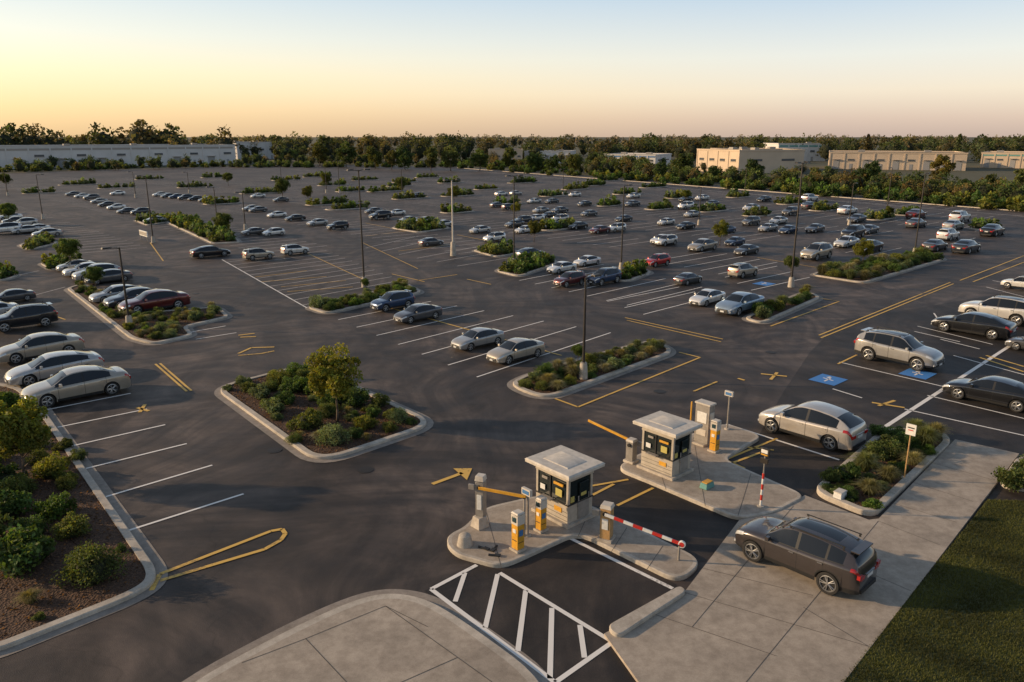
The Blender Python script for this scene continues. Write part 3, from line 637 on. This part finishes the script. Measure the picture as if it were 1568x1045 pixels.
    for s in(-1,1):
        mb.box((L-.07,s*.5,fz+.01),(.06,.15,.08),'head'); mb.box((L-.10,s*.62,sill+.14),(.06,.12,.08),'head')
        rz=K['zb'][0][1]
        mb.box((-L+.02,s*.52,rz+.03),(.05,.24,.13),'tail')
        if kind=='suv': mb.box((-L+.06,s*.66,rz+.10),(.12,.20,.14),'tail')
    mb.box((-L-.0,0,rz-.02),(.03,.36,.12),'plate'); mb.box((-L+.02,0,sill+.08),(.06,1.1,.14),'trim'); mb.box((-L-.005,0,rz+.08),(.03,.6,.025),'chrome')
    for x in (.92,-.22,(-1.18 if kind!='suv' else -1.12)):
        for s in(-1,1):
            a=ring(x-.006);b=ring(x+.006)
            for k in range(1,5):
                mb.add([(x-.008,s*(a[k][0]+.003),a[k][1]),(x+.008,s*(b[k][0]+.003),b[k][1]),(x+.008,s*(b[k+1][0]+.003),b[k+1][1]),(x-.008,s*(a[k+1][0]+.003),a[k+1][1])],[(0,1,2,3)],'trim')
    for x in(-.02,-1.02):
        for s in(-1,1):
            a=ring(x); mb.box((x,s*(a[3][0]+.012),a[3][1]-.01),(.17,.03,.03),'chrome' if kind=='suv' else 'paint')
    for s in(-1,1):
        mb.box((.80,s*(wid(.8)+.06),zb(.8)+.10),(.13,.20,.13),'paint',.8); mb.box((.80,s*(wid(.8)-.02),zb(.8)+.05),(.07,.14,.04),'trim')
        if kind=='suv':
            mb.box((-.7,s*.60,1.735),(1.9,.03,.03),'trim'); mb.box((.2,s*.60,1.70),(.06,.04,.06),'trim'); mb.box((-1.6,s*.60,1.68),(.06,.04,.09),'trim')
    if kind=='suv': mb.box((-1.93,0,1.61),(.28,1.02,.035),'paint')
    for cx in(K['wf'],K['wr']):
        for s in(-1,1):
            yc=s*.785; n2=28
            prof=[(R-.02,-.105),(R,-.08),(R,.08),(R-.02,.105),(R*.76,.11),(R*.74,.085)]
            vs=[];fs=[]
            for r,yy in prof:
                for i in range(n2):
                    t=2*math.pi*i/n2; vs.append((cx+r*math.cos(t),yc+s*yy,R+r*math.sin(t)))
            for k in range(len(prof)-1):
                for i in range(n2): fs.append((k*n2+i,k*n2+(i+1)%n2,(k+1)*n2+(i+1)%n2,(k+1)*n2+i))
            mb.add(vs,fs,'tyre')
            mb.tube((cx,yc-s*.1,R),(cx,yc+s*.045,R),R*.75,R*.75,'trim',24)
            vs=[];fs=[]
            for r,yy in((R*.74,.088),(R*.67,.095),(R*.64,.06)):
                for i in range(n2):
                    t=2*math.pi*i/n2; vs.append((cx+r*math.cos(t),yc+s*yy,R+r*math.sin(t)))
            for k in range(2):
                for i in range(n2): fs.append((k*n2+i,k*n2+(i+1)%n2,(k+1)*n2+(i+1)%n2,(k+1)*n2+i))
            mb.add(vs,fs,'rim'); mb.tube((cx,yc+s*.04,R),(cx,yc+s*.095,R),.05,.04,'rim',10)
            for q in range(5):
                for dd in(-.16,.16):
                    t=q*2*math.pi/5+dd; c=Vector((math.cos(t),0,math.sin(t)))
                    p0=Vector((cx,yc+s*.075,R)); mb.tube(p0+c*.03,p0+c*R*.70,.022,.016,'rim',5)
    return mb.mesh('car_'+kind,32)
CM={k:carmesh(k) for k in CARS}
COL={'s':(.46,.45,.43),'w':(.78,.76,.72),'k':(.014,.015,.018),'g':(.10,.10,.105),'b':(.03,.06,.13),'t':(.42,.37,.30),'m':(.12,.018,.018),'r':(.5,.015,.012),'l':(.25,.33,.42),'d':(.045,.05,.06)}
def car(u,v,w,hd,kind,col,sc=None):
    x,y=G(u,v,.62); r=ROT[hd]; L=CARS[kind]['L']*2
    va=math.atan2(y,x); al=r-va
    app=abs(L*math.sin(al))+abs(1.85*math.cos(al))
    s=(w/ppm(v+12))/app; s=min(1.12,max(.72,s)) if sc is None else sc
    o=bpy.data.objects.new({'sedan':'parked_sedan','fast':'parked_sedan','hatch':'parked_hatchback','suv':'parked_suv'}[kind],CM[kind])
    x,y=G(u,v,.62*s)
    o.location=(x,y,.012); o.rotation_euler=(0,0,r+random.uniform(-.025,.025)); o.scale=(s,s,s); k=random.uniform(.8,1.1); o.color=(*[min(.85,c*k) for c in COL[col]],1); link(o); return o
CL=[(116,590,152,'-A','sedan','t'),(84,563,135,'-A','fast','s'),(60,532,122,'-A','sedan','t'),(35,490,95,'-A','suv','k'),(18,454,64,'-A','sedan','g'),(-20,478,90,'-A','sedan','w'),
(236,462,106,'-A','sedan','m'),(206,456,92,'-A','sedan','d'),(180,450,84,'-A','fast','s'),(166,424,70,'-A','sedan','g'),(148,418,72,'-A','hatch','s'),(130,413,66,'-A','sedan','w'),(115,407,56,'-A','sedan','s'),
(8,352,50,'-A','suv','w'),(40,352,44,'-A','sedan','s'),(72,357,46,'-A','sedan','s'),(15,332,38,'-A','sedan','w'),(38,341,40,'-A','hatch','s'),(22,338,38,'-A','sedan','g'),(4,324,34,'-A','sedan','w'),(56,350,42,'-A','sedan','w'),
(112,297,26,'-A','sedan','g'),(126,300,26,'-A','sedan','w'),(140,303,27,'-A','suv','g'),(152,308,28,'-A','sedan','s'),(164,313,30,'-A','sedan','d'),(178,317,30,'-A','sedan','w'),(194,323,32,'-A','sedan','g'),(237,337,38,'-A','sedan','s'),(215,325,26,'-A','suv','d'),
(245,298,22,'-A','sedan','w'),(258,300,22,'-A','sedan','d'),(270,301,24,'-A','sedan','b'),(284,303,24,'-A','suv','d'),(300,304,24,'-A','sedan','k'),(316,306,26,'-A','sedan','g'),(335,308,28,'-A','sedan','d'),
(395,321,30,'-A','sedan','g'),(385,319,26,'-A','sedan','s'),(424,329,30,'-A','sedan','w'),(452,334,34,'-A','sedan','k'),(486,341,36,'-A','sedan','s'),(517,347,38,'-A','suv','k'),(388,355,34,'-A','sedan','g'),(419,356,26,'-A','hatch','w'),
(322,386,64,'+A','fast','k'),(396,391,52,'+A','suv','t'),(452,384,36,'+A','suv','w'),
(572,323,30,'-A','sedan','g'),(582,331,40,'-A','suv','k'),(607,326,28,'-A','sedan','w'),(625,337,32,'-A','sedan','s'),(650,338,32,'-A','sedan','t'),(678,343,30,'-A','sedan','w'),(660,371,40,'+A','sedan','g'),(757,365,36,'-A','suv','w'),
(768,297,26,'+A','sedan','w'),(790,296,24,'+A','sedan','s'),(762,314,28,'+A','sedan','g'),(780,318,28,'+A','suv','d'),
(601,464,74,'-A','suv','b'),(640,480,82,'-A','sedan','g'),(732,519,90,'-A','sedan','s'),(790,537,98,'-A','sedan','t'),
(872,430,56,'-A','suv','m'),(925,426,60,'-A','suv','b'),(860,410,52,'-A','sedan','w'),(899,400,42,'-A','sedan','w'),(812,388,52,'+A','fast','d'),(804,352,38,'-A','sedan','w'),
(788,343,30,'-A','sedan','g'),(800,338,30,'-A','suv','d'),(820,334,32,'-A','sedan','w'),(840,330,30,'-A','sedan','k'),(857,322,32,'-A','sedan','g'),(857,336,34,'-A','suv','s'),(845,345,34,'-A','sedan','w'),(828,322,30,'-A','sedan','s'),(902,327,30,'-A','sedan','g'),(885,346,36,'-A','sedan','k'),(918,352,38,'-A','sedan','m'),(944,350,34,'-A','suv','w'),(955,335,32,'-A','sedan','d'),(968,312,30,'-A','sedan','g'),(970,300,26,'-A','sedan','w'),(818,308,26,'-A','sedan','w'),(845,308,26,'-A','sedan','g'),
(1006,401,46,'-A','suv','r'),(1014,367,42,'-A','sedan','w'),(1050,346,34,'-A','sedan','k'),(1020,340,32,'-A','sedan','w'),(1076,376,52,'-A','sedan','t'),(1143,383,42,'-A','sedan','g'),(1138,416,50,'+A','suv','t'),(1054,427,42,'+A','sedan','g'),(1083,456,62,'-A','sedan','w'),(1133,465,80,'-A','sedan','l'),
(1250,388,52,'-A','suv','t'),(1296,371,42,'-A','sedan','w'),(1330,378,46,'-A','sedan','k'),(1306,357,40,'-A','suv','k'),(1248,350,34,'-A','sedan','g'),(1207,352,34,'-A','sedan','b'),(1176,349,34,'-A','sedan','s'),(1192,338,32,'-A','sedan','w'),(1112,352,34,'-A','sedan','b'),(1312,335,32,'-A','sedan','g'),(1403,342,34,'+A','sedan','g'),(1403,328,34,'+A','sedan','m'),(1452,361,36,'+A','suv','w'),(1470,334,56,'+A','suv','w'),(1520,353,48,'+A','sedan','k'),(1460,345,34,'+A','sedan','s'),(1298,322,34,'+A','sedan','w'),(1240,305,30,'+A','suv','w'),(1240,315,30,'+A','sedan','g'),(1150,318,30,'-A','sedan','w'),(1075,303,26,'-A','sedan','w'),(1090,312,28,'-A','sedan','g'),(1050,316,30,'-A','suv','w'),(1060,328,30,'-A','sedan','s'),(1330,352,34,'-A','sedan','g'),(1150,340,32,'-A','suv','g'),(1125,370,36,'-A','sedan','b'),(1210,325,30,'-A','suv','g'),(1170,305,26,'-A','sedan','k'),(1480,378,44,'+A','sedan','d'),(1432,376,40,'+A','sedan','g'),(1050,305,26,'-A','sedan','k'),(1020,370,40,'-A','suv','w'),
(1490,497,118,'+B','fast','k'),(1528,478,112,'+B','suv','w'),(1565,436,56,'+B','suv','w'),(1376,540,130,'-B','suv','s'),(1520,600,140,'+B','fast','k'),(1590,528,90,'+B','sedan','g'),
(640,300,24,'-A','suv','g'),(880,298,24,'-A','sedan','w'),(895,312,26,'-A','sedan','g'),(735,352,30,'-A','sedan','s'),(395,300,22,'-A','sedan','w'),(430,306,24,'-A','sedan','g'),(180,296,20,'-A','sedan','w')]
for c in CL: car(*c)
o=car(1241,648,156,'+B','hatch','w',1.08); o.name='silver_hatchback'; o.color=(.5,.46,.41,1)
o=car(1228,850,214,'+B','suv','g',.93); o.name='grey_suv'; o.color=(.06,.051,.050,1); o.location.z=.11
# ---------------------------------------------------------------- lamps
def lamp(u,v,top,thick=1.0,white=False,double=False,base=.8):
    h=(v-top)/ppm(v)/.96; mb=MB(); k=thick
    mb.tube((0,0,0),(0,0,base),.27*k,.20*k,'kerb',16); mb.tube((0,0,base),(0,0,base+.05),.16*k,.16*k,'grey',12)
    mb.tube((0,0,base+.05),(0,0,h),.085*k,.055*k,'offw' if white else 'pole',10)
    for s in ((1,-1) if double else (1,)):
        mb.tube((0,0,h-.06),(s*.55,0,h+.02),.035,.03,'pole',8); mb.box((s*.85,0,h+.03),(.62,.32,.12),'pole',.8); mb.box((s*.85,0,h-.04),(.48,.24,.02),'plate')
    x,y=G(u,v); mb.obj('street_lamp',(x,y,.01),ANG+random.choice([0,math.pi]),30)
for a in [(893,582,430,1,False,False,1.0),(558,440,272,1,False,True,.9),(1211,440,262,1.1,False,True,.9),(1400,391,274,1,False,False,.8),(951,413,292,1,False,False,.7),(787,408,278,1,False,True,.8),(694,392,283,1.3,True,True,1.6),(376,352,298),(432,292,256),(199,503,384,1,False,False,.9),(235,372,276),(66,336,272),(333,345,290),(1357,332,262),(208,303,266),(616,300,262),(500,296,258),(1300,345,285),(862,300,262),(1070,345,290),(520,296,250),(12,300,264),(290,296,266),(1140,300,262)]: lamp(*a)
# ---------------------------------------------------------------- booths & equipment
def booth(u,v,s,h):
    mb=MB(); w,d=1.35*s,1.75*s
    mb.box((0,0,.06),(w+.25,d+.25,.12),'kerb')
    mb.box((0,0,.12+h*.17),(w,d,h*.34),'booth')
    zt=.12+h*.34; zh=h*.48
    for x in(-1,1):
        for y in(-1,1): mb.box((x*(w/2-.05),y*(d/2-.05),zt+zh/2),(.1,.1,zh),'booth')
        mb.box((x*(w/2-.03),d*.06,zt+zh/2),(.06,.06,zh),'trim')
    mb.box((0,0,zt+zh/2),(w-.08,d-.08,zh),'bglass')
    mb.box((0,0,zt+.02),(w+.05,d+.05,.05),'trim'); mb.box((0,0,zt+zh-.0),(w+.04,d+.04,.07),'booth')
    mb.box((0,0,zt+zh+h*.06),(w+.02,d+.02,h*.10),'booth')
    zr=zt+zh+h*.11
    mb.box((0,0,zr+.05),(w+.58,d+.58,.10),'offw'); mb.box((0,0,zr+.125),(w+.62,d+.62,.05),'offw',.95); mb.box((0,0,zr+.16),(w*.8,d*.8,.03),'offw',.9)
    mb.box((-w/2-.012,-d*.22,zt+zh*.40),(.02,.34*s,.30*s),'poster'); mb.box((-w/2-.012,d*.28,zt+zh*.35),(.02,.26*s,.22*s),'wsign'); mb.box((-w/2-.012,-d*.2,zt-h*.13),(.02,.4*s,.2*s),'mach')
    mb.box((-w/2-.03,-d*.22,zt+zh*.75),(.05,.5*s,.10*s),'mach'); mb.box((-w/2-.03,d*.2,zt+zh*.78),(.05,.3*s,.1*s),'grey')
    mb.box((-w/2-.1,d*.1,zt+.04),(.22,.6*s,.04),'grey')
    mb.box((w*.12,-d/2-.012,zt-h*.1),(.62*s,.02,h*.45),'grey'); mb.box((w*.12,-d/2-.02,zt+zh*.42),(.5*s,.025,zh*.72),'bglass'); mb.box((-w*.12,-d/2-.04,zt-.1),(.03,.05,.14),'chrome')
    mb.box((-w*.34,-d/2-.015,zt+zh*.22),(.2*s,.02,.24*s),'poster'); mb.box((w*.1,-d/2-.035,zt+zh*.3),(.3*s,.012,.14*s),'poster')
    for k in range(3): mb.box((-w/2-.008,0,.2+k*.16),(.012,d*.96,.012),'trim')
    x,y=G(u,v); mb.obj('toll_booth',(x,y,.15),ANG,30,.012)
booth(863,792,.93,1.98); booth(1018,724,.9,1.95)
def mach(u,v,top,body='mach',head='offw',w=.42,d=.42,name='ticket_machine',rot=None):
    h=(v-top)/ppm(v)/.94; mb=MB()
    mb.box((0,0,.04),(w+.12,d+.12,.08),'kerb'); mb.box((0,0,.08+h*.33),(w,d,h*.66),body); mb.box((0,0,.08+h*.66+h*.13),(w*1.08,d*1.08,h*.26),head)
    mb.box((0,0,h+.03),(w*1.15,d*1.15,.05),head,.8)
    mb.box((-w*.54-.01,0,h*.86),(.02,d*.6,h*.13),'screen'); mb.box((-w*.5-.008,0,h*.55),(.02,d*.5,h*.1),'wsign'); mb.box((-w*.5-.008,0,h*.3),(.015,d*.7,h*.02),'trim')
    mb.box((0,-d*.5-.008,h*.5),(w*.6,.02,h*.16),'bluep'); mb.box((0,-d*.5-.008,h*.25),(w*.8,.012,.02),'trim')
    x,y=G(u,v); return mb.obj(name,(x,y,.15),ANG,30,.012)
mach(793,848,790,w=.30,d=.30); mach(828,818,768,w=.28,d=.28); mach(1093,696,650,w=.30,d=.30)
def gate(u,v,top,tip,body,armmat,stripes=False,post=True,w=.4,name='barrier_gate',droop=0):
    x,y=G(u,v); h=(v-top)/ppm(v)/.94; tx,ty=G(*tip); L=math.hypot(tx-x,ty-y); ang=math.atan2(ty-y,tx-x)
    mb=MB(); mb.box((0,0,.05),(w+.15,w+.15,.1),'kerb'); mb.box((0,0,.1+h*.42),(w,w,h*.84),body); mb.box((0,0,h*.95+.03),(w*1.12,w*1.12,h*.1),'offw',.85)
    mb.box((-.0,-w/2-.012,h*.5),(w*.6,.02,h*.3),'wsign'); mb.tube((0,-w*.7,h*.8),(0,w*.7,h*.8),.08,.08,'trim',12)
    yo=-w*.65; z0=h*.8; z1=z0+droop
    if stripes:
        n=8
        for i in range(n):
            a=i/n;b=(i+1)/n
            mb.box((L*(a+b)/2,yo,z0+(z1-z0)*(a+b)/2),(L/n,.05,.11),'red' if i%2 else 'wsign',ry=-math.atan2(z1-z0,L))
        mb.tube((L,yo-.04,z1),(L,yo+.04,z1),.12,.12,'wsign',16); mb.tube((L,yo-.05,z1),(L,yo-.041,z1),.085,.085,'red',16)
    else: mb.box((L/2,yo,(z0+z1)/2),(math.hypot(L,z1-z0),.06,.11),armmat,ry=-math.atan2(z1-z0,L))
    mb.box((-w*.9,yo,z0),(w*.7,.08,.2),body if not stripes else 'grey')
    if post: mb.tube((L*.97,yo,0),(L*.97,yo,z1-.07),.04,.04,'grey',8); mb.box((L*.97,yo,z1-.05),(.1,.12,.04),'trim')
    return mb.obj(name,(x,y,.15),ang,30,.01)
gate(737,810,733,(808,824),'grey','mach',post=True,w=.30,droop=-.02)
gate(928,832,777,(1045,860),'tan','red',stripes=True,w=.36,droop=-.45)
gate(966,712,678,(895,688),'grey','mach',post=False,w=.34,droop=.35)
def signpost(u,v,top,kind):
    h=(v-top)/ppm(v)/.95; x,y=G(u,v); mb=MB(); mb.tube((0,0,0),(0,0,.06),.14,.12,'kerb',12)
    if kind=='striped':
        n=6
        for i in range(n): mb.tube((0,0,.06+h*.55*i/n),(0,0,.06+h*.55*(i+1)/n),.045,.045,'red' if i%2 else 'wsign',10)
        mb.tube((0,0,h*.55),(0,0,h),.03,.03,'grey',8); mb.box((-.03,0,h-.15),(.08,.36,.30),'pole'); mb.box((-.075,0,h-.12),(.015,.26,.14),'wsign'); mb.box((-.075,0,h-.25),(.015,.26,.05),'mach')
        mb.box((-.03,0,h-.5),(.06,.3,.2),'pole')
    elif kind=='white':
        mb.tube((0,0,0),(0,0,h),.03,.03,'tan',8); mb.box((-.035,0,h-.2),(.02,.38,.46),'wsign'); mb.box((-.05,0,h-.12),(.008,.26,.05),'trim'); mb.box((-.05,0,h-.22),(.008,.2,.04),'red')
    else:
        mb.tube((0,0,0),(0,0,h),.045,.04,'grey',8); mb.box((-.05,0,h-.1),(.12,.42,.24),'offw'); mb.box((-.115,0,h-.1),(.01,.32,.14),'bluep')
    mb.obj('traffic_sign' if kind!='box' else 'camera_post',(x,y,.15),ANG,30,.006)
signpost(1164,782,690,'striped'); signpost(1384,738,655,'white'); signpost(1113,662,604,'box'); signpost(808,826,752,'box')
mb=MB(); mb.box((0,0,.05),(.8,.6,.1),'kerb'); mb.box((0,0,1.0),(.42,.72,1.8),'grey'); mb.box((0,0,1.93),(.5,.8,.08),'offw'); mb.box((-.22,0,1.3),(.02,.5,.5),'wsign'); mb.box((0,-.37,1.2),(.3,.02,.7),'offw'); mb.box((-.22,0,.6),(.02,.5,.3),'offw')
mb.tube((-.25,.55,0),(-.25,.55,1.9),.04,.04,'mach',8)
x,y=G(1076,684); mb.obj('payment_kiosk',(x,y,.15),ANG,30,.015)
mb=MB(); mb.box((0,0,.16),(.5,.35,.3),'wsign',.85); mb.box((0,0,.33),(.5,.36,.04),'offw',.9); x,y=G(1285,768); mb.obj('utility_box',(x,y,.1),ANG,30,.02)
mb=MB(); mb.box((0,0,.12),(.55,.35,.22),'green',.85); mb.box((0,0,.25),(.42,.26,.04),'mach'); x,y=G(1082,752); mb.obj('utility_box',(x,y,.15),ANG,30,.02)
mb=MB(); mb.tube((0,0,0),(0,0,.35),.28,.2,'kerb',20); mb.tube((0,0,.35),(0,0,.42),.2,.1,'kerb',20); x,y=G(712,840); mb.obj('concrete_bollard',(x,y,.15),0,40)
mb=MB(); mb.box((0,0,.2),(.5,.5,.4),'kerb',.7); x,y=G(735,812); mb.obj('concrete_footing',(x,y,.15),ANG,30,.02)
for u,v in [(755,850),(762,858),(745,848)]:
    mb=MB(); mb.tube((0,0,0),(.3,.05,.02),.04,.04,'trim',8); mb.box((0,0,.02),(.2,.14,.04),'trim'); x,y=G(u,v); mb.obj('wheel_stop_bracket',(x,y,.17),random.random()*3,30)
mb=MB(); mb.box((0,0,.9),(3.2,.12,.7),'wsign'); mb.tube((-1.4,0,0),(-1.4,0,.6),.05,.05,'grey'); mb.tube((1.4,0,0),(1.4,0,.6),.05,.05,'grey'); mb.box((0,.08,.9),(2.9,.02,.45),'grey'); x,y=G(221,368); mb.obj('low_sign_board',(x,y,0),ANG+math.pi/2,30)
# lawn blades
vis=px([(1512,768),(1620,772),(1620,1080),(1262,1080)])
vx=[p[0] for p in vis];vy=[p[1] for p in vis]
cand=np.stack([RNG.uniform(min(vx),max(vx),200000),RNG.uniform(min(vy),max(vy),200000)],1)
ins=np.array([inpoly(a,b,vis) for a,b in cand]); c=cand[ins]; n=len(c)
a=RNG.uniform(0,6.28,n); h=RNG.uniform(.025,.07,n); w=.01; lean=RNG.normal(0,.02,(n,2))
b0=np.stack([c[:,0]-np.cos(a)*w,c[:,1]-np.sin(a)*w,np.full(n,.07)],1); b1=np.stack([c[:,0]+np.cos(a)*w,c[:,1]+np.sin(a)*w,np.full(n,.07)],1)
t0=np.stack([c[:,0]+lean[:,0]+np.cos(a)*.003,c[:,1]+lean[:,1]+np.sin(a)*.003,.07+h],1); t1=t0.copy(); t1[:,0]-=np.cos(a)*.006; t1[:,1]-=np.sin(a)*.006
pat=.8+.35*np.sin(c[:,0]*1.7+np.sin(c[:,1]*1.1)*2)*np.sin(c[:,1]*1.3+1)
lv=np.stack([b0,b1,t0,t1],1).reshape(-1,3); lc=np.array([.10,.105,.03])[None,:]*(RNG.uniform(.6,1.5,n)*pat)[:,None]
link(bpy.data.objects.new('lawn_grass',foliage_mesh('lawn_grass',lv,lc)))
# ---------------------------------------------------------------- light, sky, camera
SAZ=math.radians(-84); SEL=math.radians(16)
w=bpy.data.worlds.new('World'); scene.world=w; w.use_nodes=True; nt=w.node_tree
sky=nt.nodes.new('ShaderNodeTexSky'); sky.sky_type='NISHITA'; sky.sun_disc=False; sky.sun_elevation=SEL; sky.sun_rotation=SAZ
sky.air_density=1.0; sky.dust_density=1.5; sky.ozone_density=1.5
bg=nt.nodes['Background']; bg.inputs[1].default_value=.05; nt.links.new(sky.outputs[0],bg.inputs[0])
tc=N(nt,'ShaderNodeTexCoord'); sp=N(nt,'ShaderNodeSeparateXYZ'); nt.links.new(tc.outputs['Generated'],sp.inputs[0])
base=ramp(nt,sp.outputs[2],[(0,(.56,.42,.36)),(.02,(.68,.51,.42)),(.05,(.84,.70,.55)),(.09,(.78,.75,.68)),(.16,(.47,.58,.70)),(.4,(.20,.26,.35)),(1,(.10,.14,.21))])
left=ramp(nt,sp.outputs[2],[(0,(.80,.52,.24)),(.03,(.98,.66,.29)),(.07,(1.0,.80,.45)),(.11,(.86,.81,.65)),(.18,(.57,.66,.72)),(.4,(.30,.33,.38)),(1,(.10,.14,.21))])
dt=N(nt,'ShaderNodeVectorMath',operation='DOT_PRODUCT'); nt.links.new(tc.outputs['Generated'],dt.inputs[0]); dt.inputs[1].default_value=(math.sin(SAZ),math.cos(SAZ),0)
mr=N(nt,'ShaderNodeMapRange'); nt.links.new(dt.outputs['Value'],mr.inputs[0]); mr.inputs[1].default_value=-.25; mr.inputs[2].default_value=.75
grad=mixc(nt,mr.outputs[0],base,left)
b2=N(nt,'ShaderNodeBackground'); b2.inputs[1].default_value=.93; nt.links.new(grad,b2.inputs[0])
ad=N(nt,'ShaderNodeAddShader'); nt.links.new(bg.outputs[0],ad.inputs[0]); nt.links.new(b2.outputs[0],ad.inputs[1]); nt.links.new(ad.outputs[0],nt.nodes['World Output'].inputs[0])
sd=bpy.data.lights.new('sun','SUN'); sd.energy=5.0; sd.angle=math.radians(.8); sd.color=(1,.72,.44)
so=bpy.data.objects.new('sun',sd); link(so)
d=Vector((math.sin(SAZ)*math.cos(SEL),math.cos(SAZ)*math.cos(SEL),math.sin(SEL))); so.rotation_euler=d.to_track_quat('Z','Y').to_euler()
cam=bpy.data.cameras.new('camera'); co=bpy.data.objects.new('camera',cam); link(co); co.location=(0,0,H); co.rotation_euler=(math.pi/2-TH,0,0)
cam.sensor_fit='HORIZONTAL'; cam.sensor_width=36; cam.lens=36*F/1568; cam.clip_end=12000; cam.clip_start=.1
scene.camera=co
scene.view_settings.view_transform='Standard'; scene.view_settings.look='None'; scene.view_settings.exposure=0
